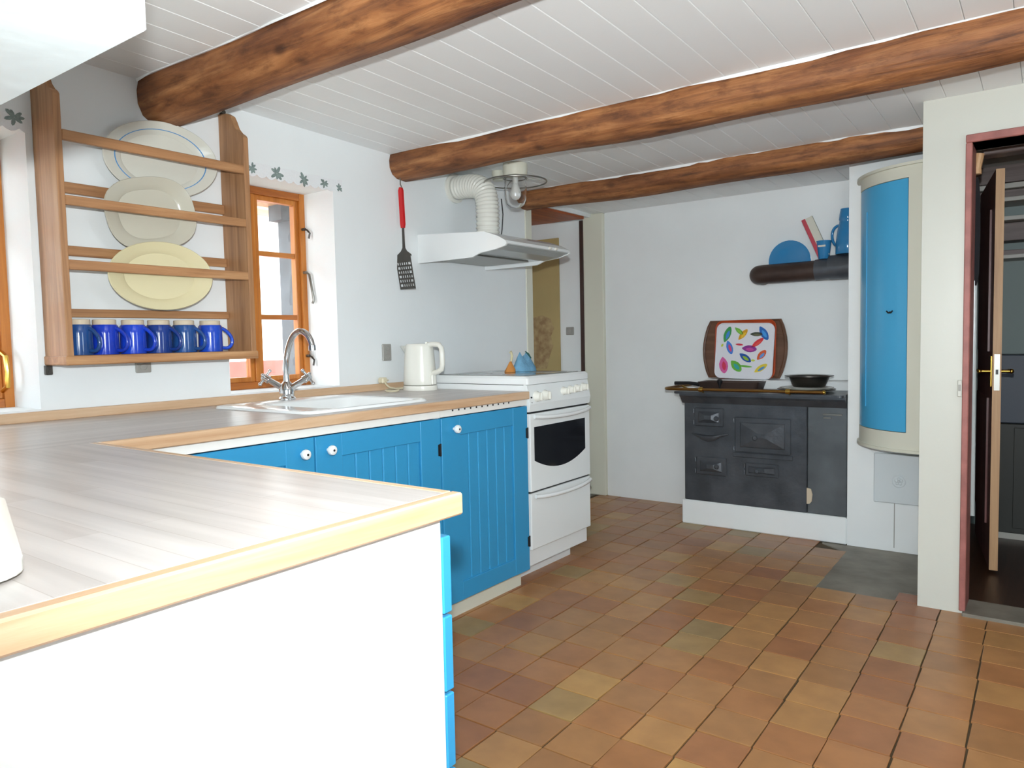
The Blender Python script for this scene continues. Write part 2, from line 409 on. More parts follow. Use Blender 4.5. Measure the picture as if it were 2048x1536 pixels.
for i in range(-16, 17):
    for jj in range(-26, 16):
        cy = 2.264 + pitch*(jj + 0.5); cx = -0.166 + pitch*(i + 0.5) - 0.0173*(cy - 2.1)
        if not (-2.55 < cx < XR-0.09 and YR+0.09 < cy < 4.58): continue
        if cx < -2.04 and cy < 3.20: continue                      # under the base cabinets
        if cx < -0.78 and cy < 0.78: continue
        if cx > -1.70 and cy > CY-0.03: continue                   # under the old stove
        if cx > -0.44 and cy > PY-0.02: continue
        if -0.86 < cx and 3.40 < cy: continue                      # cement patch
        if -1.0 < cx and 4.02 < cy: continue
        q = proj((cx, cy, 0))
        vis = q is not None and -60 < q[0] < 2108 and 600 < q[1] < 1600
        if vis and q[0] < 905 and cy < 2.2: vis = False            # hidden behind the peninsula
        tiles.append((cx, cy, q[2] if vis else 99, i, jj))
tiles.sort(key=lambda t: t[2])
rest = B()
for n, (cx, cy, d, i, jj) in enumerate(tiles):
    if n < 300 and d < 99:
        o = bpy.data.objects.new('tile', random.choice(tile_me)); COL.objects.link(o)
        o.parent = floor
        o.location = (cx + random.uniform(-.0012, .0012), cy + random.uniform(-.0012, .0012), random.uniform(-0.0006, 0.0006))
        o.rotation_euler = (random.uniform(-.003, .003), random.uniform(-.003, .003), random.choice((0, PI/2, PI, -PI/2)) + random.uniform(-.006, .006))
        c = Vector(random.choice(PAL)) if random.random() < 0.86 else Vector(random.choice(SPECIAL))
        c = c*random.uniform(0.95, 1.05)
        o.color = (*c, 1)
    else:
        h = 0.5*pitch - 0.002
        rest.box(cx-h, cx+h, cy-h, cy+h, -0.006, 0)
ro = obj('tile_field', rest, M_TILE, (0, 0, 0), floor); ro['kind'] = 'stuff'; ro.color = (*s(172, 116, 70), 1)
# cement patch where tiles are missing in front of the chimney
b = B().prism([(-0.842, 3.379), (-0.70, 3.376), (-0.518, 3.374), (-0.512, 3.498), (-0.43, 3.52), (-0.43, 4.14), (-0.985, 4.14), (-0.98, 4.118), (-0.856, 4.015)], 'z', -0.006, -0.0012)
obj('cement_patch', b, M_CEMENT, (0, 0, 0), floor)
b = B().box(-0.518, -0.435, 3.382, 3.495, -0.006, -0.0005, 0.002)
o = obj('tile', b, M_TILE, (0, 0, 0), floor); o.color = (*s(172, 112, 78), 1)

# ---- ceiling of painted boards
b = B()
def slab(b, x0, x1, y0, y1, d0, d1):
    v = b._v([(x, y, zc(y)+d) for d in (d0, d1) for y in (y0, y1) for x in (x0, x1)])
    for f in ((0, 2, 3, 1), (4, 5, 7, 6), (0, 1, 5, 4), (2, 6, 7, 3), (0, 4, 6, 2), (1, 3, 7, 5)): b.bm.faces.new([v[i] for i in f])
slab(b, -3.6, XR+.2, YR-.2, 5.4, 0.012, 0.12)
ceil = struct('ceiling', b, M_CEILGAP)
x = WX - 0.02; k = 0
while x < XR:
    w = 0.1215
    p = B(); x1 = min(x + w, XR)
    y0, y1 = YR, (BY if x < -0.47 else PY+0.05)
    prof = [(x, 0.012), (x, 0.002), (x+0.002, 0.0), (x1-0.003, 0.0), (x1-0.0012, 0.002), (x1-0.0012, 0.012)]
    p.loft([[(px, yy, zc(yy)+dz) for px, dz in prof] for yy in (y0, y1)])
    obj('plank', p, M_CEIL, (0, 0, 0), ceil)
    x += w; k += 1

# ---- window wall
W1 = (0.46, 1.02); W2 = (1.705, 2.262); SILL = 0.928; HEAD = 1.818
TH = 0.30; XO = WX - TH
DOORY = (3.835, 4.56); DHEAD = 1.955
ztop = 2.10
b = B()
def wbox(y0, y1, z0, z1): b.box(XO, WX, y0, y1, z0, z1)
wbox(YR-.2, W1[0], 0, ztop); wbox(W1[0], W1[1], 0, SILL); wbox(W1[0], W1[1], HEAD, ztop)
wbox(W1[1], W2[0], 0, ztop); wbox(W2[0], W2[1], 0, SILL); wbox(W2[0], W2[1], HEAD, ztop)
wbox(W2[1], 3.765, 0, ztop); wbox(3.765, 4.75, DHEAD+0.012, ztop)
wall_left = struct('wall_left', b, M_PLASTER)
# white post closing the end of the wall beside the opening
b = B().box(XO-0.02, WX+0.006, 3.765, DOORY[0], 0, DHEAD+0.02, 0.004)
struct('trim_1', b, M_CREAM2)
# ---- windows
def window(idx, y0, y1, handle_y=None):
    gx = -2.875
    b = B()
    fw = 0.028
    b.box(gx-0.03, gx+0.03, y0, y0+fw, SILL, HEAD); b.box(gx-0.03, gx+0.03, y1-fw, y1, SILL, HEAD)
    win = struct('window_%d' % idx, b, M_WIN)
    b = B().box(gx-0.03, gx+0.03, y0+fw, y1-fw, HEAD-0.032, HEAD, 0.002); obj('head_rail', b, M_WINY, (0, 0, 0), win)
    b = B().box(gx-0.03, gx+0.03, y0+fw, y1-fw, SILL, SILL+0.03, 0.002); obj('sill_rail', b, M_WINY, (0, 0, 0), win)
    ym = (y0+y1)/2
    b = B().box(gx-0.02, gx+0.024, ym-0.012, ym+0.012, SILL+0.03, HEAD-0.032, 0.002); obj('mullion', b, M_WIN, (0, 0, 0), win)
    z0, z1 = SILL+0.03, HEAD-0.032
    for a, c in ((y0+fw, ym-0.012), (ym+0.012, y1-fw)):
        st = 0.022
        b = B().box(gx-0.018, gx+0.016, a, a+st, z0, z1, 0.002); b.box(gx-0.018, gx+0.016, c-st, c, z0, z1, 0.002)
        b.box(gx-0.018, gx+0.016, a+st, c-st, z1-st, z1, 0.002); b.box(gx-0.018, gx+0.016, a+st, c-st, z0, z0+st, 0.002)
        cs = obj('casement', b, M_WIN, (0, 0, 0), win)
        zz = [z0+st, 1.246, 1.530, z1-st]
        for zm in zz[1:3]:
            b = B().box(gx-0.014, gx+0.012, a+st, c-st, zm-0.011, zm+0.011, 0.002); obj('glazing_bar', b, M_WINY, (0, 0, 0), cs)
        for p, q in zip(zz[:-1], zz[1:]):
            b = B().box(gx-0.004, gx-0.001, a+st, c-st, p, q); obj('pane', b, M_WGLASS, (0, 0, 0), cs)
    return win
w1 = window(1, *W1); w2 = window(2, *W2)
# iron hooks, stay and handle on window 2
for z, kind in ((1.655, 'hook'), (1.455, 'stay'), (1.065, 'hook')):
    b = B().cyl((-2.845, 2.246, z), (-2.825, 2.246, z), 0.007, n=8)
    if kind == 'hook':
        b.tube([(-2.828, 2.246, z), (-2.815, 2.25, z-0.005), (-2.80, 2.252, z-0.02), (-2.806, 2.25, z-0.045)], 0.0045, 6)
        obj('window_hook', b, M_DARKSTEEL, (0, 0, 0), w2, 30)
    else:
        b.tube([(-2.828, 2.246, z), (-2.812, 2.25, z-0.01), (-2.79, 2.254, z-0.13), (-2.798, 2.252, z-0.145)], 0.0055, 6)
        obj('window_stay', b, M_STEEL, (0, 0, 0), w2, 30)
b = B().tube([(-2.84, 0.985, 1.115), (-2.80, 0.985, 1.10), (-2.79, 0.985, 1.05), (-2.80, 0.985, 1.0), (-2.84, 0.985, 0.985)], 0.008, 8)
obj('window_handle', b, M_BRASS, (0, 0, 0), w1, 30)

# ---- back wall, side passage
b = B().box(-2.545, -0.87, BY, BY+0.3, 0, 2.06)
struct('wall_back', b, M_PLASTERW)
b = B().box(-2.705, -2.545, BY-0.03, BY+0.22, 0, 1.99, 0.006); struct('trim_2', b, M_CREAM2)
b = B().box(-2.735, -2.705, BY-0.03, BY+0.03, 0, DHEAD, 0.002); struct('trim_3', b, M_DARKWOOD)
b = B().box(XO-0.02, WX-0.012, DOORY[0], 4.50, DHEAD-0.004, DHEAD+0.012); struct('trim_4', b, M_ORANGEW)
b = B().box(-3.75, -2.735, BY+0.03, BY+0.10, 0, DHEAD+0.2)
struct('wall_passage', b, M_PLASTERW)
b = B().box(-3.75, -3.65, 3.3, 3.78, 0, 2.2); b.box(-3.75, -3.65, 4.02, BY+0.1, 0, 2.2); b.box(-3.75, -3.65, 3.78, 4.02, 0, 0.9); b.box(-3.75, -3.65, 3.78, 4.02, 1.62, 2.2); struct('wall_passage_end', b, M_PLASTERW)  # unseen opening added in this wall to let some daylight into the passage
b = B().box(-3.75, XO-0.02, 3.3, 3.36, 0, 2.2); struct('wall_passage_near', b, M_PLASTERW)
b = B().box(-3.75, WX, 3.36, BY+.1, -0.1, -0.002); struct('floor_passage', b, M_CEMENT)
b = B().box(-3.75, XO-0.02, 3.3, BY+.1, DHEAD+0.02, DHEAD+0.1); struct('ceiling_passage', b, M_ORANGEW)
t = Thing('beige_wall_hanging', 'tall beige panel with a faint brown drawing hanging on passage wall', 'wall hanging', (-3.05, BY+0.03, 0.9))
t.part('panel', B().box(-3.20, -2.940, BY+0.018, BY+0.029, 0.885, 1.86, 0.002), M_BEIGE)
t.part('drawing', B().prism([(-3.16, .90), (-3.06, .90), (-3.03, 1.00), (-3.0, 1.07), (-3.02, 1.14), (-2.99, 1.20), (-3.02, 1.27), (-3.10, 1.30), (-3.18, 1.28), (-3.18, 1.0)], 'y', BY+0.0165, BY+0.0185), M_DRAW)
b = B().box(-2.888, -2.822, BY+0.018, BY+0.030, 1.147, 1.205, 0.004)
t = Thing('light_switch', 'small grey square light switch on passage wall beside beige hanging', 'switch', (-2.855, BY+0.03, 1.175))
t.part('plate', b, M_GREYPL); t.part('rocker', B().box(-2.872, -2.838, BY+0.013, BY+0.019, 1.160, 1.192, 0.002), M_GREYPL)

# ---- chimney breast, door wall, room behind the camera
b = B().box(-0.862, -0.43, CY, BY+0.3, 0, 2.06); struct('wall_chimney', b, M_PLASTERW)
DX0, DX1, DH = -0.272, 0.50, 1.835
b = B()
q_ = B().box(-0.43, DX0, PY, PY+0.16, 0, 2.06); struct('wall_pillar', q_, M_CREAM)
q_ = B().box(-0.43, -0.385, PY+0.16, CY+0.3, -0.004, 2.06); struct('wall_hall_left', q_, M_CREAM)
b.box(DX1, XR, PY, PY+0.16, 0, 2.06)
b.box(DX0, DX1, PY, PY+0.16, DH, 2.06)
struct('wall_door', b, M_CREAM)
def wall_with_opening(name, axis, c, t, lo, hi, added_openings):
    b = B()
    def bx(a0, a1, z0, z1):
        if axis == 'x': b.box(c, c+t, a0, a1, z0, z1)
        else: b.box(a0, a1, c, c+t, z0, z1)
    a = lo
    for w0, w1 in added_openings:
        bx(a, w0, 0, 2.16); bx(w0, w1, 0, 0.85); bx(w0, w1, 1.85, 2.16); a = w1
    bx(a, hi, 0, 2.16)
    return struct(name, b, M_PLASTER)
wall_with_opening('wall_right', 'x', XR, 0.25, YR-.2, PY+0.1, [(1.55, 2.15)])  # opening added out of view for side daylight on cooker and doors
wall_with_opening('wall_rear', 'y', YR-0.25, 0.25, -3.0, XR+0.25, [(0.0, 2.2)])  # wide opening added behind the camera to bring daylight to the back wall

# ---- door frame and the hall beyond
b = B(); b.box(DX0-0.012, DX0+0.010, PY-0.012, PY+0.16, 0.012, DH, 0.003); b.box(DX1-0.022, DX1+0.012, PY-0.012, PY+0.16, 0.012, DH, 0.003)
b.box(DX0-0.012, DX1+0.012, PY-0.012, PY+0.16, DH, DH+0.03, 0.003)
struct('trim_5', b, M_REDFRAME)
b = B().box(DX0, DX1, PY-0.035, PY+0.16, -0.006, 0.012, 0.004); struct('trim_6', b, M_CEMENT)
b = B().box(-0.8, XR, PY+0.16, 5.1, -0.1, -0.004); struct('floor_hall', b, M_HALLFLOOR)
b = B().box(-0.8, XR, 5.0, 5.1, -0.004, 2.2); struct('wall_hall', b, M_HALLWALL)
b = B().box(-0.46, -0.385, CY+0.3, 5.0, -0.004, 2.2); struct('wall_hall_side', b, M_HALLWALL)
b = B().box(-0.43, XR, PY+.16, 5.1, 2.06, 2.16); struct('ceiling_hall', b, M_HALLBROWN)
b = B().box(XR-0.05, XR, PY+0.16, 5.1, 0, 2.06); struct('wall_hall_right', b, M_HALLWALL)

# ================================================================== BEAMS
def beam(name, label, yf, ybot, zbot, depth, x0, x1, seed):
    rnd = random.Random(seed); b = B(); rings = []; n = 46
    ph = [rnd.uniform(0, 6.28) for _ in range(6)]
    for i in range(n+1):
        x = x0 + (x1-x0)*i/n
        w1 = 0.006*math.sin(x*3.1+ph[0]) + 0.004*math.sin(x*7.7+ph[1]); w2 = 0.008*math.sin(x*2.3+ph[2]) + 0.004*math.sin(x*6.1+ph[3])
        zt = zc(yf) - 0.001
        f = yf + w1; zb = zbot + w2; d = depth
        zt2 = zc(yf+d)-0.001
        hgt = zt - zb
        ring = [(f+0.004, zt), (f-0.004, zt-0.25*hgt), (f-0.002, zt-0.55*hgt), (f+0.014, zt-0.80*hgt), (f+0.045, zt-0.95*hgt), (ybot, zb), (f+d-0.04, zb+0.012), (f+d-0.008, zb+0.05), (f+d, zb+0.09), (f+d-0.006, zt2)]
        rings.append([(x, y, z) for y, z in ring])
    b.loft(rings)
    t = Thing(name, label, 'beam', ((x0+x1)/2, yf, zbot))
    t.part('timber', b, M_BEAM, 60)
    c = B(); rings = []
    for i in range(n+1):
        x = x0 + (x1-x0)*i/n
        w1 = 0.006*math.sin(x*3.1+ph[0]) + 0.004*math.sin(x*7.7+ph[1]) + rnd.uniform(-.0015, .0015)
        z = zc(yf)-0.0005; h = max(0.001, 0.005 + 0.005*math.sin(x*5+ph[4]) + rnd.uniform(-.004, .004))
        rings.append([(x, yf+w1-0.007, z), (x, yf+w1+0.004, z), (x, yf+w1-0.003, z-h)])
    c.loft(rings); t.part('paint_edge', c, M_CEIL)
    return t
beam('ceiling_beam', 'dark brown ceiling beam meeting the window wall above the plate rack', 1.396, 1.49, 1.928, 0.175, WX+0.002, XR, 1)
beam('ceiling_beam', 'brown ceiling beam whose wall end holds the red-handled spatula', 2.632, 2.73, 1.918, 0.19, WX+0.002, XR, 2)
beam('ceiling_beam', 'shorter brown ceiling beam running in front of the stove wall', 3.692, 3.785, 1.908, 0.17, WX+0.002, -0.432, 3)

# ================================================================== KITCHEN UNITS
T = 0.034
# ---- worktop, one continuous L
wt = Thing('worktop', 'L-shaped wood-stave worktop with pale wooden edges on blue cabinets', 'worktop', (-2.2, 0.9, WT-T))
SX = (-2.515, -1.945); SY = (1.535, 2.125)     # sink rim
BXs = (SX[0]+0.02, SX[1]-0.02); BYs = (SY[0]+0.02, SY[1]-0.02)
b = B()
y0w, y1w = -0.35, 2.69
xb = WX+0.004; xf = FXE-0.022
b.box(xb, xf, y0w, BYs[0], WT-T, WT); b.box(xb, BXs[0], BYs[0], BYs[1], WT-T, WT); b.box(BXs[1], xf, BYs[0], BYs[1], WT-T, WT); b.box(xb, xf, BYs[1], y1w, WT-T, WT)
wt.part('main_board', b, M_STAVEY)
PXE, PYF, PYN = -0.722, 0.853, 0.055
b = B().box(FXE-0.022, PXE-0.022, PYN+0.02, PYF-0.02, WT-T, WT); wt.part('peninsula_board', b, M_STAVEX)
b = B().box(FXE-0.022, FXE, PYF, y1w, WT-T, WT, 0.003); wt.part('front_edge', b, M_EDGEY)
b = B().box(FXE-0.022, PXE-0.022, PYF-0.02, PYF, WT-T, WT, 0.003); wt.part('front_edge', b, M_EDGEX)
b = B().box(FXE-0.022, PXE-0.022, PYN, PYN+0.02, WT-T, WT, 0.003); wt.part('rear_edge', b, M_EDGEX)
b = B().box(PXE-0.022, PXE, PYN, PYF, WT-T, WT, 0.003); wt.part('end_edge', b, M_EDGEY)
b = B().box(xb, xb+0.02, y0w, y1w, WT, WT+0.032, 0.002); wt.part('back_strip', b, M_EDGEY)

def knob(th, parent, x, y, z, axis='x'):
    b = B()
    prof = [(0.006, 0), (0.006, 0.010), (0.015, 0.014), (0.017, 0.020), (0.015, 0.027), (0.008, 0.030), (0.0, 0.0305)]
    rot = Matrix.Rotation(PI/2, 3, 'Y') if axis == 'x' else Matrix.Rotation(-PI/2, 3, 'X')
    b.lathe(prof, (x, y, z), 16, rot=rot)
    k = th.part('knob', b, M_ENAMEL, 40, parent)
    b = B()
    if axis == 'x': b.cyl((x+0.0295, y, z), (x+0.0315, y, z), 0.004, n=8)
    else: b.cyl((x, y+0.0295, z), (x, y+0.0315, z), 0.004, n=8)
    return k, b
XD = -1.89    # door face
def door(th, y0, y1, z0, z1, knob_y, hinge_side):
    b = B(); st = 0.108; rt = 0.075; xb_ = XD-0.02
    b.box(xb_, XD, y0, y0+st, z0, z1, 0.002); b.box(xb_, XD, y1-st, y1, z0, z1, 0.002)
    b.box(xb_, XD-0.001, y0+st-0.001, y1-st+0.001, z1-rt, z1, 0.002); b.box(xb_, XD-0.001, y0+st-0.001, y1-st+0.001, z0, z0+rt, 0.002)
    d = th.part('door', b, M_BLUE)
    n = max(4, round((y1-y0-2*st)/0.064)); w = (y1-y0-2*st)/n
    for i in range(n):
        a = y0+st+i*w
        bb = B()
        prof = [(XD-0.018, a+0.0008), (XD-0.010, a+0.0008), (XD-0.007, a+0.005), (XD-0.007, a+w-0.005), (XD-0.010, a+w-0.0008), (XD-0.018, a+w-0.0008)]
        bb.prism(prof, 'z', z0+rt-0.002, z1-rt+0.002)
        th.part('panel_board', bb, M_BLUE, parent=d)
    k, hole = knob(th, d, XD, knob_y, z1-0.047)
    th.part('screw', hole, M_BLACK, parent=d)
    hy = y1-0.002 if hinge_side > 0 else y0+0.002
    for hz in (z1-0.12, z0+0.13):
        bb = B().cyl((XD+0.001, hy, hz-0.024), (XD+0.001, hy, hz+0.024), 0.0045, n=8); bb.box(XD-0.001, XD+0.0015, min(hy, hy-0.012*hinge_side), max(hy, hy-0.012*hinge_side), hz-0.022, hz+0.022)
        th.part('hinge', bb, M_BLACK, parent=d)
    return d
def base_cab(label, y0, y1, doors):
    th = Thing('base_cabinet', label, 'cabinet', (-2.25, (y0+y1)/2, 0))
    b = B().box(-2.50, XD-0.021, y0, y0+0.018, 0.08, WT-T); b.box(-2.50, XD-0.021, y1-0.018, y1, 0.08, WT-T)
    b.box(-2.50, XD-0.021, y0+0.018, y1-0.018, 0.08, 0.098); b.box(-2.50, -2.488, y0+0.018, y1-0.018, 0.098, WT-T)
    th.part('body', b, M_WHITE)
    b = B().box(XD-0.021, XD-0.004, y0, y1, 0.828, WT-T-0.0005); th.part('fascia', b, M_WHITE)
    b = B().box(-1.965, -1.945, y0, y1, 0, 0.08); th.part('toe_kick', b, M_CREAM2)
    for d in doors: door(th, *d)
    return th
base_cab('blue double-door sink cabinet with white knobs under the sink', 0.94, 2.108, [(0.943, 1.507, 0.083, 0.824, 1.458, -1), (1.513, 2.105, 0.083, 0.824, 1.562, 1)])
cabB = base_cab('blue single-door cabinet with vent slots standing beside the white cooker', 2.110, 2.69, [(2.113, 2.687, 0.083, 0.824, 2.185, 1)])
for i in range(11):
    y = 2.185 + 0.037*i
    b = B().box(XD-0.0045, XD-0.0032, y-0.004, y+0.004, 0.846, 0.853); cabB.part('vent_slot', b, M_BLACK)
# peninsula cabinet
pc = Thing('base_cabinet', 'white-ended peninsula cabinet with a stack of blue drawers', 'cabinet', (-1.3, 0.45, 0))
XE = -0.742
b = B().box(-1.86, XE-0.02, 0.10, 0.80, 0.085, WT-T-0.003); pc.part('body', b, M_WHITE)
b = B().box(XE-0.02, XE, 0.075, 0.822, 0.0, WT-T-0.003, 0.0015); pc.part('end_panel', b, M_WHITE)
b = B().box(-1.86, XE-0.02, 0.74, 0.76, 0, 0.085); pc.part('toe_kick', b, M_CREAM2)
for z0, z1 in ((0.704, 0.823), (0.582, 0.699), (0.460, 0.577), (0.275, 0.455), (0.09, 0.270)):
    b = B().box(-1.30, XE+0.001, 0.823, 0.843, z0, z1, 0.002); d = pc.part('drawer', b, M_BLUE)
    k, hole = knob(pc, d, -1.03, 0.843, (z0+z1)/2, 'y'); pc.part('screw', hole, M_BLACK, parent=d)
b = B().box(-1.84, -1.305, 0.823, 0.843, 0.09, 0.823, 0.002); pc.part('door', b, M_BLUE)
# upper cabinet above the peninsula
uc = Thing('wall_cabinet', 'white painted cupboard hanging from the ceiling above the peninsula', 'cabinet', (-1.6, 0.22, 1.428))
b = B().box(-2.62, -0.72, 0.03, 0.392, 1.428, 2.06, 0.003); uc.part('body', b, M_WHITEP)
for i in range(3):
    a = -2.60 + i*0.62
    b = B().box(a+0.01, a+0.60, 0.392, 0.404, 1.47, 2.03, 0.002); d = uc.part('door', b, M_WHITEP)
# ---- white board lying at the left of the peninsula
b = B()
def rrect(x0, x1, y0, y1, r, n=6):
    out = []
    for cx, cy, a in ((x1-r, y1-r, 0), (x0+r, y1-r, 90), (x0+r, y0+r, 180), (x1-r, y0+r, 270)):
        for i in range(n+1):
            t = math.radians(a + 90*i/n); out.append((cx+r*math.cos(t), cy+r*math.sin(t)))
    return out
cb = Thing('cutting_board', 'white rounded cutting board lying on the peninsula worktop', 'cutting board', (-1.05, 0.30, WT))
rm = Matrix.Rotation(math.radians(-17), 4, 'Z')
b = B(); t0 = B(); t0.prism(rrect(-0.30, 0.17, -0.13, 0.10, 0.05), 'z', 0.004, 0.018, 0.002); b.add(t0, Matrix.Translation((-1.0, 0.245, WT)) @ rm)
cb.part('board', b, M_PLASTIC)
for fx_, fy_ in ((-0.25, -0.09), (-0.25, 0.06), (0.12, -0.09), (0.12, 0.06)):
    v = rm @ Vector((fx_, fy_, 0)); b = B().cyl((-1.0+v.x, 0.245+v.y, WT), (-1.0+v.x, 0.245+v.y, WT+0.005), 0.012); cb.part('rubber_foot', b, M_BLACK)

# ---- sink
sk = Thing('kitchen_sink', 'white inset sink with a rounded rim in the worktop below the window', 'sink', (-2.23, 1.83, WT))
b = B()
bx0, bx1, by0, by1 = -2.375, -1.985, 1.66, 2.085
def ring(x0, x1, y0, y1, r, z): return [(x, y, z) for x, y in rrect(x0, x1, y0, y1, r)]
b.loft([ring(SX[0], SX[1], SY[0], SY[1], 0.05, WT+0.0005), ring(SX[0]+.004, SX[1]-.004, SY[0]+.004, SY[1]-.004, 0.05, WT+0.009), ring(SX[0]+.016, SX[1]-.016, SY[0]+.016, SY[1]-.016, 0.045, WT+0.011),
        ring(bx0-.008, bx1+.008, by0-.008, by1+.008, 0.06, WT+0.009), ring(bx0, bx1, by0, by1, 0.055, WT+0.002), ring(bx0+.015, bx1-.015, by0+.015, by1-.015, 0.05, WT-0.12), ring(bx0+.05, bx1-.05, by0+.05, by1-.05, 0.04, WT-0.145)], cap0=False)
sk.part('basin', b, M_ENAMEL, 50)
b = B().cyl((-2.18, 1.87, WT-0.1445), (-2.18, 1.87, WT-0.141), 0.035, n=20); sk.part('drain', b, M_STEEL)
# ---- faucet
fc = Thing('faucet', 'chrome two-handle faucet with curved spout at the sink', 'faucet', (-2.47, 1.845, WT+0.011))
fz = WT+0.011; fx, fy = -2.47, 1.845
b = B().lathe([(0.034, 0), (0.034, 0.006), (0.028, 0.012), (0.030, 0.04), (0.022, 0.062), (0.014, 0.072), (0.0, 0.074)], (fx, fy, fz), 20); fc.part('base', b, M_CHROME, 40)
sp = bez((fx, fy, fz+0.06), (fx-0.012, fy+0.0, fz+0.20), (fx+0.04, fy+0.01, fz+0.29), (fx+0.092, fy+0.018, fz+0.268), 14) + bez((fx+0.092, fy+0.018, fz+0.268), (fx+0.118, fy+0.022, fz+0.257), (fx+0.130, fy+0.025, fz+0.235), (fx+0.133, fy+0.026, fz+0.208), 6)[1:]
b = B().tube(sp, [0.0125]*len(sp), 14); b.cyl((fx+0.1325, fy+0.026, fz+0.214), (fx+0.1335, fy+0.026, fz+0.194), 0.0145, n=14); fc.part('spout', b, M_CHROME, 50)
for sgn in (-1, 1):
    d = Vector((0.62*sgn, 0.62*sgn*0.55, 0.42)).normalized()
    p0 = Vector((fx, fy, fz+0.035)); p1 = p0 + d*0.085
    b = B().cyl(p0, p1, 0.013, 0.011, 14); b.cyl(p1, p1+d*0.03, 0.016, 0.013, 14)
    h = fc.part('valve', b, M_CHROME, 50)
    u = d.cross(Vector((0, 0, 1))).normalized(); v = d.cross(u)
    b = B(); c = p1+d*0.02
    for k in range(4):
        w = math.cos(k*PI/2+.4)*u + math.sin(k*PI/2+.4)*v
        b.cyl(c+w*0.008, c+w*0.032, 0.006, 0.005, 8); b.sphere(c+w*0.033, 0.0075, 8, 6)
    fc.part('cross_handle', b, M_CHROME, 50, h)

# ---- kettle and its cord
kt = Thing('electric_kettle', 'white plastic jug kettle on its base beside the cooker', 'kettle', (-2.45, 2.595, WT))
kx, ky = -2.45, 2.595
b = B().lathe([(0.088, 0), (0.09, 0.005), (0.086, 0.022), (0.07, 0.025), (0, 0.025)], (kx, ky, WT), 32, 1.0, 0.85); kt.part('power_base', b, M_PLASTIC, 40)
b = B().lathe([(0.083, 0.026), (0.085, 0.032), (0.084, 0.05), (0.078, 0.15), (0.072, 0.205), (0.071, 0.214), (0.066, 0.220), (0.0, 0.222)], (kx, ky, WT), 36, 1.0, 0.85)
body = kt.part('jug', b, M_PLASTIC, 40)
b = B()   # spout towards the wall side
def spout_ring(t):
    x = kx - 0.060 - 0.062*t; zt = WT+0.212; zb = WT+0.115 + 0.088*t**0.75; w = 0.034*(1-t)+0.006
    return [(x, ky-w, zt), (x, ky+w, zt), (x, ky+w*0.7, (zt+zb)/2), (x, ky, zb), (x, ky-w*0.7, (zt+zb)/2)]
b.loft([spout_ring(t/5) for t in range(6)]); kt.part('spout', b, M_PLASTIC, 60)
hp = [(kx+0.055, ky, WT+0.213), (kx+0.09, ky, WT+0.218), (kx+0.128, ky, WT+0.214), (kx+0.142, ky, WT+0.198), (kx+0.145, ky, WT+0.17), (kx+0.146, ky, WT+0.125), (kx+0.140, ky, WT+0.100), (kx+0.115, ky, WT+0.088), (kx+0.075, ky, WT+0.078)]
b = B().tube(hp, 0.0125, 10); kt.part('handle', b, M_PLASTIC, 60)
b = B().box(kx+0.062, kx+0.092, ky-0.014, ky+0.014, WT+0.026, WT+0.075, 0.004); kt.part('switch_housing', b, M_PLASTIC)
b = B().box(kx+0.045, kx+0.056, ky-0.008, ky+0.008, WT+0.219, WT+0.229, 0.002); kt.part('lid_tab', b, M_PLASTIC)
cord = bez((kx-0.085, ky+0.005, WT+0.006), (kx-0.16, ky-0.02, WT+0.006), (kx-0.10, ky-0.16, WT+0.006), (kx-0.03, ky-0.19, WT+0.006), 12) + bez((kx-0.03, ky-0.19, WT+0.006), (kx+0.03, ky-0.20, WT+0.006), (kx+0.02, ky-0.13, WT+0.006), (kx-0.06, ky-0.11, WT+0.012), 10)[1:] + bez((kx-0.06, ky-0.11, WT+0.012), (kx-0.11, ky-0.10, WT+0.014), (kx-0.125, ky-0.1, WT+0.02), (kx-0.158, ky-0.085, WT+0.048), 8)[1:]
b = B().tube(cord, 0.0045, 8); kt.part('cord', b, M_CORD, 60)
b = B().box(-2.632, -2.596, ky-0.105, ky-0.070, WT+0.0325, WT+0.062, 0.006); b.cyl((-2.614, ky-0.071, WT+0.047), (-2.614, ky-0.05, WT+0.047), 0.003, n=8); b.cyl((-2.624, ky-0.071, WT+0.047), (-2.624, ky-0.05, WT+0.047), 0.003, n=8)
kt.part('plug', b, M_CORD)

# ---- wall sockets
def socket(label, y0, y1, z0, z1):
    t = Thing('wall_socket', label, 'socket', (WX, (y0+y1)/2, (z0+z1)/2))
    t.part('plate', B().box(WX+0.0005, WX+0.011, y0, y1, z0, z1, 0.003), M_GREYPL)
    n = 2 if z1-z0 > 0.05 else 1
    for i in range(n):
        zz = z0 + (z1-z0)*(i+0.5)/n
        t.part('insert', B().lathe([(0.014, 0), (0.014, 0.003), (0.010, 0.0035), (0.009, 0.0015), (0, 0.0015)], (WX+0.011, (y0+y1)/2, zz), 14, rot=Matrix.Rotation(PI/2, 3, 'Y')), M_GREYPL)
socket('grey double wall socket on white wall behind the kettle', 2.530, 2.588, 1.031, 1.112)
socket('grey wall socket on white wall just below the plate rack', 1.329, 1.384, 1.030, 1.071)

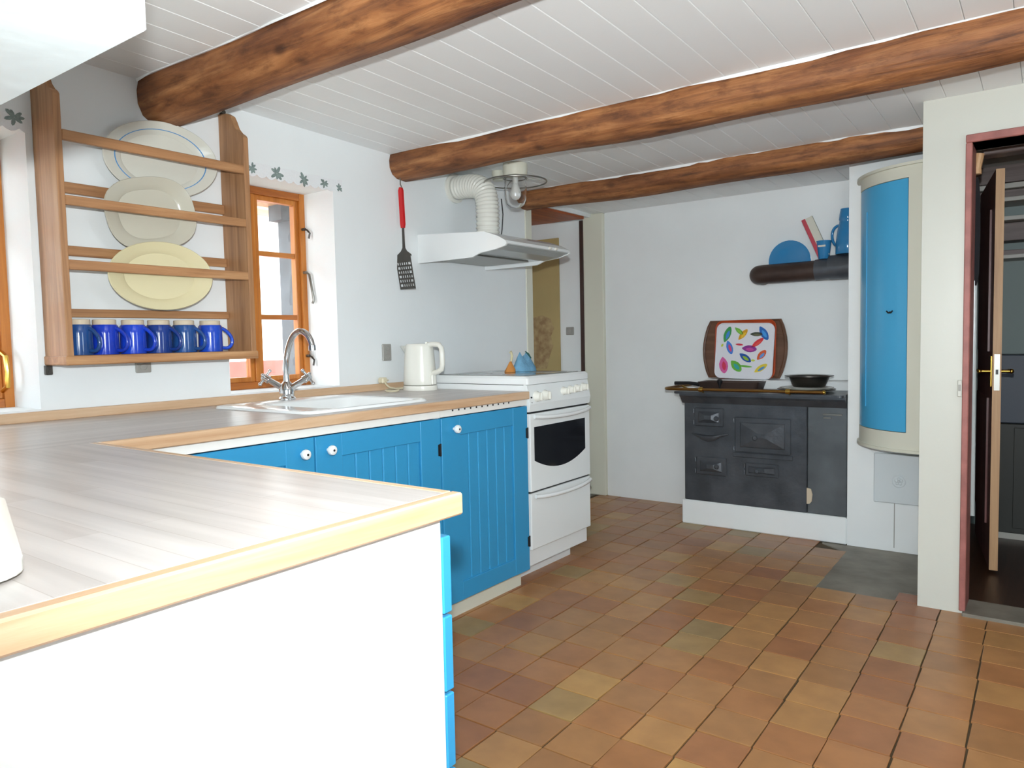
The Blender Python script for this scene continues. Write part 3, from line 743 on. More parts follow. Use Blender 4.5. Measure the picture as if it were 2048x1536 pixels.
# ---- white cooker
X0, X1 = -2.475, -1.885; Y0, Y1 = 2.697, 3.232
ck = Thing('cooker', 'white freestanding cooker with glass hob and dark oven window', 'cooker', ((X0+X1)/2, (Y0+Y1)/2, 0))
b = B().box(X0, X1-0.03, Y0, Y1, 0.085, 0.915); ck.part('body', b, M_ENAMEL)
b = B().box(X0+0.02, -2.02, Y0+0.01, Y1-0.01, 0, 0.085); b.box(-2.02, -2.01, Y0+0.01, Y1-0.01, 0.0, 0.15); ck.part('plinth', b, M_ENAMEL)
b = B().prism([(X1-0.03, 0.795), (X1-0.002, 0.795), (X1+0.004, 0.83), (X1-0.012, 0.915), (X1-0.03, 0.92)], 'y', Y0, Y1, 0.001); panel = ck.part('control_panel', b, M_ENAMELG)
b = B().loft([ring(X0, X1-0.006, Y0-0.001, Y1+0.001, 0.012, 0.918), ring(X0, X1-0.006, Y0-0.001, Y1+0.001, 0.012, 0.945), ring(X0+.008, X1-.016, Y0+.008, Y1-.008, 0.012, 0.955), ring(X0+.03, X1-.05, Y0+.03, Y1-.03, 0.01, 0.955)]); ck.part('hob_frame', b, M_ENAMEL, 30)
b = B().box(X0+0.03, X1-0.05, Y0+0.03, Y1-0.03, 0.9545, 0.9575); hob = ck.part('glass_hob', b, M_COOKTOP)
for hx, hy, hr in ((-2.04, 2.83, 0.075), (-2.04, 3.09, 0.095), (-2.31, 2.83, 0.095), (-2.31, 3.09, 0.075)):
    b = B().lathe([(hr, 0), (hr, 0.0004), (hr-0.004, 0.0005), (0, 0.0005)], (hx, hy, 0.9575), 28); ck.part('hotplate_mark', b, M_PLASTICG, parent=hob)
for i, (ky_, kz) in enumerate(((2.757, 0.862), (2.826, 0.863), (2.985, 0.872), (3.044, 0.874), (3.104, 0.877), (3.166, 0.880))):
    b = B(); R_ = Matrix.Rotation(PI/2, 3, 'Y'); r = 0.025 if i < 2 else 0.020
    b.lathe([(r, 0), (r, 0.006), (r*0.85, 0.012), (r*0.8, 0.024), (r*0.7, 0.028), (0, 0.029)], (X1-0.004, ky_, kz), 18, rot=R_)
    kk = ck.part('control_knob', b, M_PLASTIC, 40, panel)
    ck.part('grip', B().box(X1+0.024, X1+0.032, ky_-0.003, ky_+0.003, kz-r*0.7, kz+r*0.7, 0.0015), M_PLASTIC, parent=kk)
# oven door with bowed window
yd0, yd1 = Y0+0.004, Y1-0.004
def yarc(y): return (y-(yd0+yd1)/2)/((yd1-yd0)/2)
b = B().box(X1-0.03, X1, yd0, yd1, 0.432, 0.786, 0.004, 2); od = ck.part('oven_door', b, M_ENAMELG)
pts = [(yd0+0.03, 0.725), (yd1-0.05, 0.725)]
nn_ = 14
for i in range(nn_+1):
    y = yd1-0.05 + (yd0+0.03-(yd1-0.05))*i/nn_
    u = (y-(yd0+yd1-0.02)/2)/((yd1-yd0-0.08)/2)
    pts.append((y, 0.572 - 0.052*(1-u*u)))
b = B().prism(pts, 'x', X1-0.004, X1+0.0012); ck.part('oven_window', b, M_OVENGLASS, parent=od)
def handle_bar(z, parent):
    path = []
    for i in range(13):
        y = yd0+0.02 + (yd1-yd0-0.04)*i/12; u = yarc(y)
        path.append((X1+0.030-0.026*u*u*u*u, y, z - 0.014*(1-u*u)))
    b = B().tube(path, 0.0095, 8); ck.part('handle', b, M_ENAMEL, 60, parent)
handle_bar(0.775, od)
b = B().box(X1-0.03, X1-0.002, yd0, yd1, 0.165, 0.424, 0.004, 2); dr = ck.part('drawer', b, M_ENAMELG)
handle_bar(0.412, dr)
for z in (0.79, 0.428):
    b = B().box(X1-0.028, X1-0.012, yd0, yd1, z-0.0035, z+0.0035); ck.part('dark_gap', b, M_BLACK)
for z in (0.835, 0.86):
    b = B().cyl((X1-0.004, Y0+0.018, z), (X1+0.003, Y0+0.018, z), 0.004, n=8); ck.part('indicator', b, M_BLACK, parent=panel)

# ---- crumpled cloths at the back of the hob
def cloth(name, cx, cy, w, d, h, seed, mat_, label, cat, z0=0.9582):
    rnd = random.Random(seed); b = B(); rings = []; n = 22
    for k in range(9):
        t = k/8; ring_ = []
        for i in range(n):
            a = 2*PI*i/n
            rr = (1-t**1.25)*0.92+0.05*(1-t) + 0.015
            f = 1 + 0.16*math.sin(3*a+seed+2*t) + 0.10*math.sin(7*a+seed*2-3*t)
            ring_.append((cx + 0.5*d*rr*f*math.cos(a), cy + 0.5*w*rr*f*math.sin(a) + 0.02*t*math.sin(seed), z0 + h*t*(1+0.15*math.sin(2*a+seed)*(t))))
        rings.append(ring_)
    b.loft(rings)
    return one(name, b, mat_, (cx, cy, z0), label, cat, None, 80)
def peaks(cx, cy, z0, rows):
    # crumpled fold: lofted outline along the wall direction, (dy, half depth, height) per station
    b = B(); rings = []
    for dy, hd, h in rows:
        rings.append([(cx-hd, cy+dy, z0), (cx+hd, cy+dy-0.004, z0), (cx+hd*0.75, cy+dy+0.003, z0+h*0.35), (cx+hd*0.3, cy+dy-0.002, z0+h*0.8), (cx, cy+dy, z0+h), (cx-hd*0.35, cy+dy+0.003, z0+h*0.75), (cx-hd*0.8, cy+dy, z0+h*0.3)])
    return b.loft(rings)
HZ = 0.9583; QX, QY = -2.215, 3.13
pth = Thing('oven_cloth', 'crumpled light blue kitchen cloth standing on the glass hob', 'cloth', (QX, QY, HZ))
pth.part('cloth', peaks(QX, QY, HZ, [(-0.085, 0.012, 0.014), (-0.066, 0.03, 0.052), (-0.050, 0.040, 0.086), (-0.036, 0.044, 0.100), (-0.016, 0.046, 0.076), (0.004, 0.05, 0.084), (0.020, 0.05, 0.100), (0.040, 0.048, 0.082), (0.058, 0.04, 0.052), (0.078, 0.024, 0.024), (0.092, 0.01, 0.006)]), M_CLOTHB, 60)
pth.part('printed_leaf', B().tube([(QX+0.038, QY-0.042, HZ+0.102), (QX+0.046, QY-0.026, HZ+0.088), (QX+0.052, QY-0.010, HZ+0.066)], [0.0025, 0.005, 0.0025], 6), M_GREENP)
poh = Thing('pot_holder', 'small orange pot holder with yellow loop beside the blue cloth', 'pot holder', (QX, QY-0.135, HZ))
poh.part('pad', peaks(QX, QY-0.122, HZ, [(-0.036, 0.006, 0.008), (-0.022, 0.022, 0.030), (-0.008, 0.028, 0.050), (0.006, 0.028, 0.058), (0.018, 0.022, 0.040), (0.028, 0.01, 0.012)]), M_CLOTHO, 60)
poh.part('loop', B().tube([(QX+0.004, QY-0.118, HZ+0.052), (QX+0.002, QY-0.108, HZ+0.082), (QX, QY-0.114, HZ+0.104), (QX+0.002, QY-0.122, HZ+0.098)], 0.006, 6), M_PLATEC, 60)

# ---- extractor hood and duct
hd = Thing('extractor_hood', 'white slim extractor hood on the wall above the cooker', 'hood', (-2.35, 3.09, 1.522))
HY0, HY1 = 2.806, 3.372
prof = [(WX+0.001, 1.522), (-2.285, 1.524), (-2.235, 1.541), (-2.14, 1.551), (-2.085, 1.562), (-2.072, 1.572), (-2.08, 1.588), (-2.125, 1.612), (-2.205, 1.64), (WX+0.001, 1.668)]
for a, c in ((HY0, HY0+0.012), (HY1-0.012, HY1)):
    b = B().prism(prof, 'y', a, c); hd.part('end_cap', b, M_ENAMEL)
b = B().prism([(WX+0.001, 1.655), (WX+0.001, 1.668), (-2.205, 1.640), (-2.125, 1.612), (-2.128, 1.604), (-2.207, 1.630)], 'y', HY0+0.012, HY1-0.012); hd.part('top_panel', b, M_ENAMEL)
b = B().prism([(-2.125, 1.612), (-2.08, 1.588), (-2.074, 1.574), (-2.088, 1.568), (-2.14, 1.578), (-2.15, 1.598)], 'y', HY0+0.012, HY1-0.012); fp = hd.part('front_panel', b, M_ENAMELG)
b = B().prism([(-2.088, 1.566), (-2.078, 1.570), (-2.14, 1.5515), (-2.235, 1.5415), (-2.235, 1.546), (-2.14, 1.556)], 'y', HY0+0.012, HY1-0.012); hd.part('visor', b, M_PLASTICG)
b = B().box(WX+0.001, -2.235, HY0+0.012, HY1-0.012, 1.545, 1.552); hd.part('underside', b, M_PLASTICG)
b = B().box(WX+0.05, -2.30, HY0+0.06, HY1-0.06, 1.538, 1.545, 0.002); hd.part('grease_filter', b, M_STEEL)
for y in (3.18, 3.235):
    b = B().box(-2.086, -2.068, y-0.01, y+0.01, 1.575, 1.588, 0.003); hd.part('switch_button', b, M_PLASTIC, parent=fp)
dk = Thing('exhaust_duct', 'white ribbed flexible duct from hood top into the wall', 'duct', (-2.44, 3.1, 1.66))
path = bez((-2.40, 3.085, 1.655), (-2.40, 3.085, 1.76), (-2.385, 3.08, 1.86), (-2.42, 3.085, 1.90), 20) + bez((-2.42, 3.085, 1.90), (-2.46, 3.09, 1.945), (-2.54, 3.1, 1.945), (-2.625, 3.105, 1.945), 16)[1:]
fine = []
for a, c in zip(path[:-1], path[1:]):
    for k in range(4): fine.append(Vector(a).lerp(Vector(c), k/4))
fine.append(Vector(path[-1]))
b = B().tube(fine, [0.059 + 0.0035*math.sin(i*PI/3) for i in range(len(fine))], 20); dk.part('hose', b, M_PLASTIC, 70)
b = B().lathe([(0.062, 0), (0.078, 0.0), (0.078, 0.012), (0.066, 0.016), (0.062, 0.016)], (WX+0.001, 3.105, 1.945), 28, rot=Matrix.Rotation(PI/2, 3, 'Y'), cap=False); dk.part('wall_flange', b, M_PLASTIC, 40)
b = B().tube([(-2.36, 3.145, 1.655), (-2.355, 3.15, 1.70), (-2.345, 3.148, 1.78), (-2.352, 3.146, 1.86)], 0.003, 6); dk.part('wire', b, M_BLACK)

# ---- ceiling lamp
LX, LY = -2.262, 3.15; ZC = zc(LY)
lm = Thing('ceiling_lamp', 'cream ceiling lamp with wide wire ring and clear glass jar', 'lamp', (LX, LY, 1.79))
b = B().lathe([(0.062, 0), (0.064, -0.01), (0.062, -0.055), (0.056, -0.062), (0, -0.062)], (LX, LY, ZC-0.0005), 28); lm.part('cap', b, M_CREAM2, 40)
zg = ZC-0.062
b = B().lathe([(0.054, 0), (0.056, -0.03), (0.058, -0.08), (0.056, -0.115), (0.045, -0.145), (0.025, -0.160), (0.0, -0.164), (0.0, -0.161), (0.023, -0.157), (0.043, -0.142), (0.053, -0.114), (0.055, -0.08), (0.053, -0.03), (0.051, 0)], (LX, LY, zg), 28, cap=False); lm.part('glass_jar', b, M_GLASS, 60)
b = B().cyl((LX, LY, zg-0.002), (LX, LY, zg-0.035), 0.015, n=14); b.lathe([(0.013, -0.033), (0.018, -0.05), (0.029, -0.085), (0.028, -0.10), (0.016, -0.117), (0, -0.121)], (LX, LY, zg), 18); lm.part('bulb', b, M_FROST, 50)
rg = [(LX+0.162*math.cos(2*PI*i/40), LY+0.162*math.sin(2*PI*i/40), zg-0.030) for i in range(40)]
b = B().tube(rg, 0.004, 6, True)
rg = [(LX+0.060*math.cos(2*PI*i/24), LY+0.060*math.sin(2*PI*i/24), zg-0.012) for i in range(24)]
b.tube(rg, 0.003, 6, True)
for k in range(3):
    a = 2*PI*k/3+0.5; b.cyl((LX+0.06*math.cos(a), LY+0.06*math.sin(a), zg-0.012), (LX+0.162*math.cos(a), LY+0.162*math.sin(a), zg-0.030), 0.0025, n=6)
lm.part('wire_ring', b, M_STEEL, 60)
# small ceiling socket by the duct
b = B().lathe([(0.032, 0), (0.033, -0.02), (0.028, -0.05), (0.0, -0.052)], (-2.42, 3.21, zc(3.21)-0.0005), 18)
one('ceiling_junction_box', b, M_CREAM2, (-2.42, 3.21, zc(3.21)), 'small cream round junction box on ceiling beside the duct', 'junction box', None, 40)

# ---- spatula on a hook
sx, sy = -2.607, 2.66
hk = Thing('spatula', 'slotted metal spatula with red handle hanging from a beam hook', 'spatula', (sx, sy, 1.385))
b = B().tube([(sx, sy, 1.925), (sx, sy, 1.895), (sx+0.010, sy-0.003, 1.883), (sx+0.006, sy-0.004, 1.872)], 0.003, 6); hk.part('hook', b, M_STEEL)
hk.part('handle', B().loft([[(sx-w+o_, sy-0.007, z), (sx+w+o_, sy-0.007, z), (sx+w+o_, sy+0.007, z), (sx-w+o_, sy+0.007, z)] for w, z, o_ in ((0.006, 1.880, 0.002), (0.012, 1.865, 0.002), (0.012, 1.70, 0.009), (0.008, 1.682, 0.009))]), M_REDP)
hk.part('shaft', B().loft([[(sx-w+o_, sy-0.002, z), (sx+w+o_, sy-0.002, z), (sx+w+o_, sy+0.002, z), (sx-w+o_, sy+0.002, z)] for w, z, o_ in ((0.006, 1.70, 0.009), (0.0075, 1.60, 0.011), (0.010, 1.565, 0.012))]), M_DARKSTEEL)
b = B()
# blade: a sheet with rows of slots left open (grid of bars), leaning to one side
def bl(u, v): # u -1..1 across, v 0..1 down
    return (sx+0.004+0.052*u + 0.014*v*0 + 0.042*v, sy-0.002-0.012*v, 1.545-0.165*v)
def strip(u0, u1, v0, v1):
    p = [bl(u0, v0), bl(u1, v0), bl(u1, v1), bl(u0, v1)]
    b.loft([[(x, y-0.0008, z) for x, y, z in p], [(x, y+0.0008, z) for x, y, z in p]])
strip(-1, 1, 0, 0.14); strip(-1, 1, 0.92, 1.0)
rows = 6
for r in range(rows):
    v0 = 0.14 + 0.78*r/rows; v1 = 0.14 + 0.78*(r+1)/rows; vm = v0 + (v1-v0)*0.42
    strip(-1, 1, v0, vm)
    edges = [-1, -0.86] + sum([[c-0.07, c+0.07] for c in (-0.55, -0.28, 0.0, 0.28, 0.55)], []) + [0.86, 1]
    off = 0.07 if r % 2 else -0.07
    for k in range(0, len(edges), 2):
        o_ = off if 0 < k < len(edges)-2 else 0
        strip(edges[k]+o_, edges[k+1]+o_, vm, v1)
hk.part('slotted_blade', b, M_DARKSTEEL)
b = B().loft([[(sx+0.012-w, sy-0.0028, z), (sx+0.012+w, sy-0.0028, z), (sx+0.012+w, sy+0.001, z), (sx+0.012-w, sy+0.001, z)] for w, z in ((0.008, 1.585), (0.020, 1.568), (0.045, 1.552), (0.052, 1.543))]); hk.part('blade_neck', b, M_DARKSTEEL)

# ================================================================== PLATE RACK
RY0, RY1 = 1.040, 1.700; RF = -2.482
rk = Thing('plate_rack', 'old pine plate rack with shaped sides hanging between the windows', 'plate rack', (-2.56, 1.37, 1.07))
side = [(WX+0.002, 1.085), (RF, 1.085), (RF, 1.905), (RF-0.008, 1.915), (RF-0.03, 1.925), (RF-0.05, 1.945), (RF-0.062, 1.975), (RF-0.075, 1.998), (RF-0.10, 2.012), (RF-0.13, 2.015), (WX+0.002, 2.018)]
for y in (RY0, RY1):
    b = B().prism(side, 'y', y, y+0.022, 0.002); rk.part('side_board', b, M_PINEZ)
for z, h in ((1.784, 0.032), (1.584, 0.030), (1.384, 0.031)):
    b = B().box(RF-0.016, RF, RY0+0.022, RY1, z-h/2, z+h/2, 0.002); rk.part('front_rail', b, M_PINE)
for z, h in ((1.650, 0.036), (1.444, 0.033), (1.239, 0.028)):
    b = B().box(WX+0.002, WX+0.02, RY0+0.022, RY1, z-h/2, z+h/2, 0.002); rk.part('back_rail', b, M_PINE)
b = B().box(WX+0.002, RF+0.006, RY0-0.004, RY1+0.026, 1.069, 1.099, 0.003); rk.part('shelf', b, M_PINE)
b = B().box(WX+0.001, WX+0.02, RY0-0.006, RY0+0.014, 1.038, 1.069, 0.002); b.cyl((WX+0.02, RY0+0.004, 1.05), (WX+0.026, RY0+0.004, 1.05), 0.005, n=8); rk.part('wall_bracket', b, M_DARKSTEEL)
b = B().cyl((WX+0.001, RY1+0.012, 2.024), (WX+0.022, RY1+0.012, 2.026), 0.0045, n=8); b.cyl((WX+0.022, RY1+0.012, 2.026), (WX+0.025, RY1+0.012, 2.026), 0.008, n=10); rk.part('hanging_nail', b, M_DARKSTEEL)
# platters stand in the rack, leaning on the rails
def platter(label, yc, zc_, w, h, roll, m_, line=False, power=2.0, tilt=1, px_=-2.573):
    zb = zc_-h/2
    t = Thing('serving_platter', label, 'platter', (px_, yc, zb), 'serving platters in the plate rack')
    rot = Matrix.Rotation(math.radians(90-tilt), 3, 'Y') @ Matrix.Rotation(math.radians(roll), 3, 'Z')
    # local: lathe axis z -> faces +x (room); local x -> vertical (down), local y -> along the wall
    prof = [(0.60, 0.004), (0.62, 0.0), (0.66, 0.001), (0.78, 0.010), (0.96, 0.020), (1.0, 0.024), (0.985, 0.027), (0.80, 0.017), (0.71, 0.0115), (0.67, 0.0065), (0.30, 0.006), (0.0, 0.006)]
    b = B().lathe([(r*0.5, z) for r, z in prof], (px_, yc, zc_), 56, h, w, rot=rot, power=power); dish = t.part('dish', b, m_, 30)
    if line:
        pr = [(0.392, 0.0165), (0.392, 0.0180), (0.400, 0.0184), (0.400, 0.0170)]
        b = B().lathe(pr+[pr[0]], (px_, yc, zc_), 56, h, w, rot=rot, cap=False); t.part('blue_band', b, M_BLUELINE, 30)
    return t
platter('large white oval platter with thin blue band on top rail of rack', 1.436, 1.787, 0.426, 0.268, 6, M_PLATEW, True, px_=-2.598)
platter('grey-white octagonal platter on the middle rail of the rack', 1.370, 1.586, 0.326, 0.250, 12, M_PLATEG, False, 2.6, px_=-2.569)
platter('cream yellow oval platter on the lowest rail of the rack', 1.382, 1.368, 0.378, 0.238, 2, M_PLATEC, False, px_=-2.540)
# six mugs upside down on the shelf
MUGS = [(1.105, 'slate blue stoneware mug upside down in the corner of the rack shelf', -0.2), (1.187, 'cobalt blue mug upside down between slate and royal blue mugs', -0.25), (1.281, 'royal blue mug upside down, third along the rack shelf', -0.3), (1.372, 'navy blue mug upside down between royal and denim blue mugs', -0.35),
        (1.466, 'denim blue matte mug upside down, second from the free end of shelf', -0.35), (1.569, 'bright blue mug upside down with handle reaching past the side board', 0.12)]
for i, (y, lab, ang) in enumerate(MUGS):
    x = -2.545
    t = Thing('mug', lab, 'mug', (x, y, 1.099), 'blue mugs on the rack shelf')
    z = 1.099; r = 0.0415 + 0.001*math.sin(i*3)
    b = B().lathe([(r-0.005, 0.0), (r, 0.001), (r+0.0008, 0.02), (r, 0.07), (r-0.0005, 0.094), (r-0.004, 0.099), (0, 0.099)], (x, y, z), 28); t.part('cup', b, M_MUG[i], 40)
    b = B().lathe([(r-0.006, 0.099), (r-0.006, 0.114), (r-0.008, 0.116), (0, 0.116)], (x, y, z), 28); t.part('clay_foot', b, M_CLAY, 40)
    d = Vector((math.cos(PI/2-0.55+ang) if i < 5 else 0.35, math.sin(PI/2-0.55+ang) if i < 5 else 0.94, 0)).normalized()
    if i < 5: d = Vector((0.84, 0.54, 0)) if i else Vector((0.90, 0.43, 0))
    c = Vector((x, y, z))
    hp = [c + d*(r-0.003) + Vector((0, 0, 0.088)), c + d*(r+0.014) + Vector((0, 0, 0.078)), c + d*(r+0.032) + Vector((0, 0, 0.055)), c + d*(r+0.034) + Vector((0, 0, 0.030)), c + d*(r+0.020) + Vector((0, 0, 0.014)), c + d*(r-0.003) + Vector((0, 0, 0.014))]
    P = []
    for k in range(len(hp)-1):
        for q in range(4):
            tt = q/4; p0 = hp[max(k-1, 0)]; p1 = hp[k]; p2 = hp[k+1]; p3 = hp[min(k+2, len(hp)-1)]
            P.append(0.5*((2*p1) + (p2-p0)*tt + (2*p0-5*p1+4*p2-p3)*tt*tt + (3*p1-p0-3*p2+p3)*tt**3))
    P.append(hp[-1])
    b = B().tube(P, 0.0065, 8); t.part('handle', b, M_MUG[i], 60)

# ================================================================== LACE EDGING OVER THE WINDOWS
def lace(label, y0, y1, motifs):
    t = Thing('lace_edging', label, 'lace trim', (WX, (y0+y1)/2, HEAD))
    n = max(3, int((y1-y0)/0.045)); top = HEAD+0.044; pts = []
    for i in range(n+1):
        pts.append((y0+(y1-y0)*i/n, top + 0.004*math.sin(i*2.1)))
    for i in range(n, 0, -1):
        ya = y0+(y1-y0)*i/n; yb = y0+(y1-y0)*(i-1)/n
        for k in range(4):
            u = k/4; pts.append((ya+(yb-ya)*u, HEAD-0.002-0.012*math.sin(PI*u)))
    pts.append((y0, HEAD-0.002))
    b = B().prism(pts, 'x', WX+0.0008, WX+0.0022); t.part('lace_band', b, M_LACE)
    rnd = random.Random(4)
    for (cy, cz, sc) in motifs:
        b = B()
        for k in range(7):
            a = k*2*PI/7 + rnd.uniform(-.3, .3); rr = sc*(0.55+0.3*rnd.random())
            c = (cy+0.55*rr*math.cos(a), cz+0.55*rr*math.sin(a)); leaf = []
            for q in range(8):
                th = 2*PI*q/8; lx = 0.52*rr*math.cos(th); lz = 0.22*rr*math.sin(th)
                leaf.append((c[0]+lx*math.cos(a)-lz*math.sin(a), c[1]+lx*math.sin(a)+lz*math.cos(a)))
            b.prism(leaf, 'x', WX+0.0023, WX+0.0029+0.0002*k)
        t.part('leaf_motif', b, M_LEAFM)
lace('white lace edging with grey-green leaf motifs above window near the faucet', 1.73, 2.315, [(1.845, 1.838, 0.034), (1.962, 1.836, 0.040), (2.101, 1.834, 0.038), (2.212, 1.834, 0.032), (2.297, 1.826, 0.026)])
lace('lace edging with dark leaf motifs above window by the peninsula', 0.45, 1.05, [(0.60, 1.846, 0.04), (0.76, 1.846, 0.04), (0.90, 1.846, 0.04), (0.992, 1.848, 0.040)])

# ================================================================== OLD STOVE CORNER
SX0, SX1, SXM = -1.770, -0.866, -1.068
PZ = 0.145
b = B().box(-1.787, -0.864, CY, BY-0.001, 0.0, PZ, 0.006)
st = Thing('cast_iron_range', 'old black cast iron wood stove on a white plinth', 'stove', (-1.32, 4.36, 0))
st.part('plinth', b, M_PLASTERW, label='white plastered plinth')
fy0 = CY+0.006
b = B().box(SX0, -0.868, 4.44, BY-0.001, 0.60, 0.848, 0.008); st.part('plaster_ledge', b, M_PLASTERW, label='white plaster ledge behind the hotplate')
b = B().box(SX0, SXM, fy0, 4.43, PZ, 0.765, 0.004); st.part('firebox', b, M_IRON)
b = B().box(SXM+0.002, SX1, fy0+0.004, 4.43, PZ, 0.765, 0.004); tank = st.part('water_tank', b, M_IRON2)
b = B().prism([(fy0, 0.725), (fy0-0.030, 0.760), (fy0-0.045, 0.772), (fy0-0.045, 0.785), (4.43, 0.785), (4.43, 0.765), (fy0, 0.765)], 'x', SX0-0.012, SX1-0.001); st.part('cornice', b, M_IRON)
b = B().prism(rrect(SX0-0.035, SX1-0.002, CY-0.075, 4.438, 0.02), 'z', 0.785, 0.798, 0.002); st.part('top_plate', b, M_IRON)
def iron_door(x0, x1, z0, z1, knob_at, inset=0.022, raised=True, dome=0.016):
    b = B().box(x0, x1, fy0-0.010, fy0+0.002, z0, z1, 0.004); d = st.part('stove_door', b, M_IRON)
    a0, a1, c0, c1 = x0+inset, x1-inset, z0+inset*0.9, z1-inset*0.9
    b = B().loft([[(a0, fy0-0.0095, c0), (a1, fy0-0.0095, c0), (a1, fy0-0.0095, c1), (a0, fy0-0.0095, c1)], [(a0+.006, fy0-0.014, c0+.006), (a1-.006, fy0-0.014, c0+.006), (a1-.006, fy0-0.014, c1-.006), (a0+.006, fy0-0.014, c1-.006)],
                 [((a0+a1)/2-.02, fy0-0.014-dome, (c0+c1)/2-.012), ((a0+a1)/2+.02, fy0-0.014-dome, (c0+c1)/2-.012), ((a0+a1)/2+.02, fy0-0.014-dome, (c0+c1)/2+.012), ((a0+a1)/2-.02, fy0-0.014-dome, (c0+c1)/2+.012)]])
    st.part('raised_panel', b, M_IRON, parent=d)
    kx_, kz_ = knob_at
    b = B().lathe([(0.008, 0), (0.007, 0.016), (0.013, 0.02), (0.015, 0.026), (0.010, 0.032), (0, 0.033)], (kx_, fy0-0.012, kz_), 14, rot=Matrix.Rotation(PI/2, 3, 'X')); st.part('door_knob', b, M_IRON, 40, d)
    for hz in (z0+0.02, z1-0.02):
        b = B().cyl((x0-0.006, fy0-0.006, hz-0.012), (x0-0.006, fy0-0.006, hz+0.012), 0.006, n=8); st.part('hinge', b, M_IRON, parent=d)
iron_door(-1.702, -1.528, 0.592, 0.700, (-1.560, 0.642))
iron_door(-1.694, -1.512, 0.305, 0.412, (-1.560, 0.362))
iron_door(-1.462, -1.150, 0.455, 0.655, (-1.337, 0.544), 0.030, True, 0.012)
iron_door(-1.402, -1.216, 0.322, 0.398, (-1.326, 0.357), 0.018, True, 0.008)
b = B().box(-1.475, -1.140, fy0-0.006, fy0+0.001, 0.425, 0.452, 0.003); st.part('ledge', b, M_IRON)
# moustache-shaped ash handle
b = B().loft([[(x_, fy0-0.004-d_, z_-h_), (x_, fy0-0.012-d_, z_-h_*0.4), (x_, fy0-0.012-d_, z_+h_*0.3), (x_, fy0-0.002, z_+h_*0.4)] for x_, z_, h_, d_ in
            [(-1.722, 0.545, 0.004, 0.0), (-1.69, 0.541, 0.010, 0.01), (-1.65, 0.533, 0.02, 0.024), (-1.612, 0.530, 0.026, 0.030), (-1.575, 0.533, 0.02, 0.024), (-1.535, 0.546, 0.010, 0.01), (-1.50, 0.552, 0.004, 0.0)]]); st.part('draught_handle', b, M_IRON, 40)
b = B().prism([(-1.068, 0.285), (-1.046, 0.28), (-1.038, 0.25), (-1.042, 0.212), (-1.054, 0.198), (-1.068, 0.196)], 'y', fy0-0.002, fy0+0.006); st.part('plaster_chip', b, M_CLAY)
b = B().box(-0.988, -0.890, fy0+0.0005, fy0+0.0045, 0.683, 0.694, 0.001); b.box(-0.985, -0.945, fy0+0.0005, fy0+0.0045, 0.666, 0.676, 0.001); st.part('tank_scuff', b, M_STEEL, parent=tank)
# brass rail around the top
ry = CY-0.108
rp_ = [(-0.955, ry, 0.790), (-1.10, ry, 0.793), (-1.62, ry, 0.812), (-1.77, ry, 0.818)] + bez((-1.77, ry, 0.818), (-1.835, ry, 0.82), (-1.855, ry+0.02, 0.82), (-1.855, ry+0.07, 0.82), 8)[1:] + [(-1.853, 4.45, 0.822)]
rp_ = [(x_, y_, 0.815) for x_, y_, z_ in rp_]
b = B().tube(rp_, 0.0085, 10); rail = st.part('brass_rail', b, M_BRASSOLD, 60, label='old brass towel rail')
for xx in (-1.62, -1.136):
    b = B().cyl((xx, ry, 0.815), (xx, CY-0.06, 0.79), 0.006, n=8); b.lathe([(0.013, -0.012), (0.014, 0), (0.013, 0.012)], (xx, ry, 0.815), 12, rot=Matrix.Rotation(PI/2, 3, 'Y')); st.part('rail_bracket', b, M_BRASS, 40, rail)
b = B().sphere((-0.955, ry, 0.815), 0.011, 10, 8); st.part('rail_finial', b, M_BRASS, 50, rail)
b = B().cyl((-1.853, 4.30, 0.815), (-1.80, 4.30, 0.792), 0.006, n=8); st.part('rail_bracket', b, M_BRASS, 40, rail)
ZT = 0.798
# griddle pan on the stove
gp = Thing('griddle_pan', 'dark rectangular griddle pan with long handle on the black stove', 'pan', (-1.55, 4.29, ZT))
b = B().loft([ring(-1.715, -1.375, 4.24, 4.40, 0.03, ZT+0.0005), ring(-1.73, -1.36, 4.23, 4.41, 0.03, ZT+0.048), ring(-1.722, -1.368, 4.238, 4.402, 0.03, ZT+0.048), ring(-1.71, -1.38, 4.25, 4.39, 0.03, ZT+0.012)]); gp.part('pan', b, M_RUST, 30)
b = B().tube([(-1.725, 4.27, ZT+0.03), (-1.79, 4.27, ZT+0.038), (-1.88, 4.26, ZT+0.036)], [0.012, 0.010, 0.011], 8); gp.part('handle', b, M_BLACK, 50)
# trays leaning against the wall
def lean(b, x, y, z, ang, rollz=0): return Matrix.Translation((x, y, z)) @ Matrix.Rotation(math.radians(rollz), 4, 'Y') @ Matrix.Rotation(math.radians(-ang), 4, 'X')
def barrel(w0, w1, h, n=10):
    pts = [(-w0, 0), (w0, 0)]
    for i in range(1, n): t_ = i/n; pts.append((w0+(w1-w0)*math.sin(PI*t_)**0.8, h*t_))
    pts += [(w0, h), (-w0, h)]
    for i in range(n-1, 0, -1): t_ = i/n; pts.append((-w0-(w1-w0)*math.sin(PI*t_)**0.8, h*t_))
    return pts
ZS = 0.8485
tb = Thing('serving_tray', 'brown barrel-shaped wooden tray leaning against the stove wall', 'tray', (-1.55, 4.54, ZS), 'trays leaning behind the stove')
b = B(); q = B(); q.prism(barrel(0.222, 0.264, 0.362), 'y', -0.012, 0.0, 0.003); b.add(q, lean(b, -1.549, 4.545, ZS+0.005, 5)); tb.part('board', b, M_TRAYB)
b = B(); rim = barrel(0.212, 0.252, 0.348); q = B()
q.tube([(x_, -0.016, z_+0.007) for x_, z_ in rim], 0.006, 6, True); b.add(q, lean(b, -1.549, 4.545, ZS+0.005, 5)); tb.part('rim', b, M_TRAYB, 50)
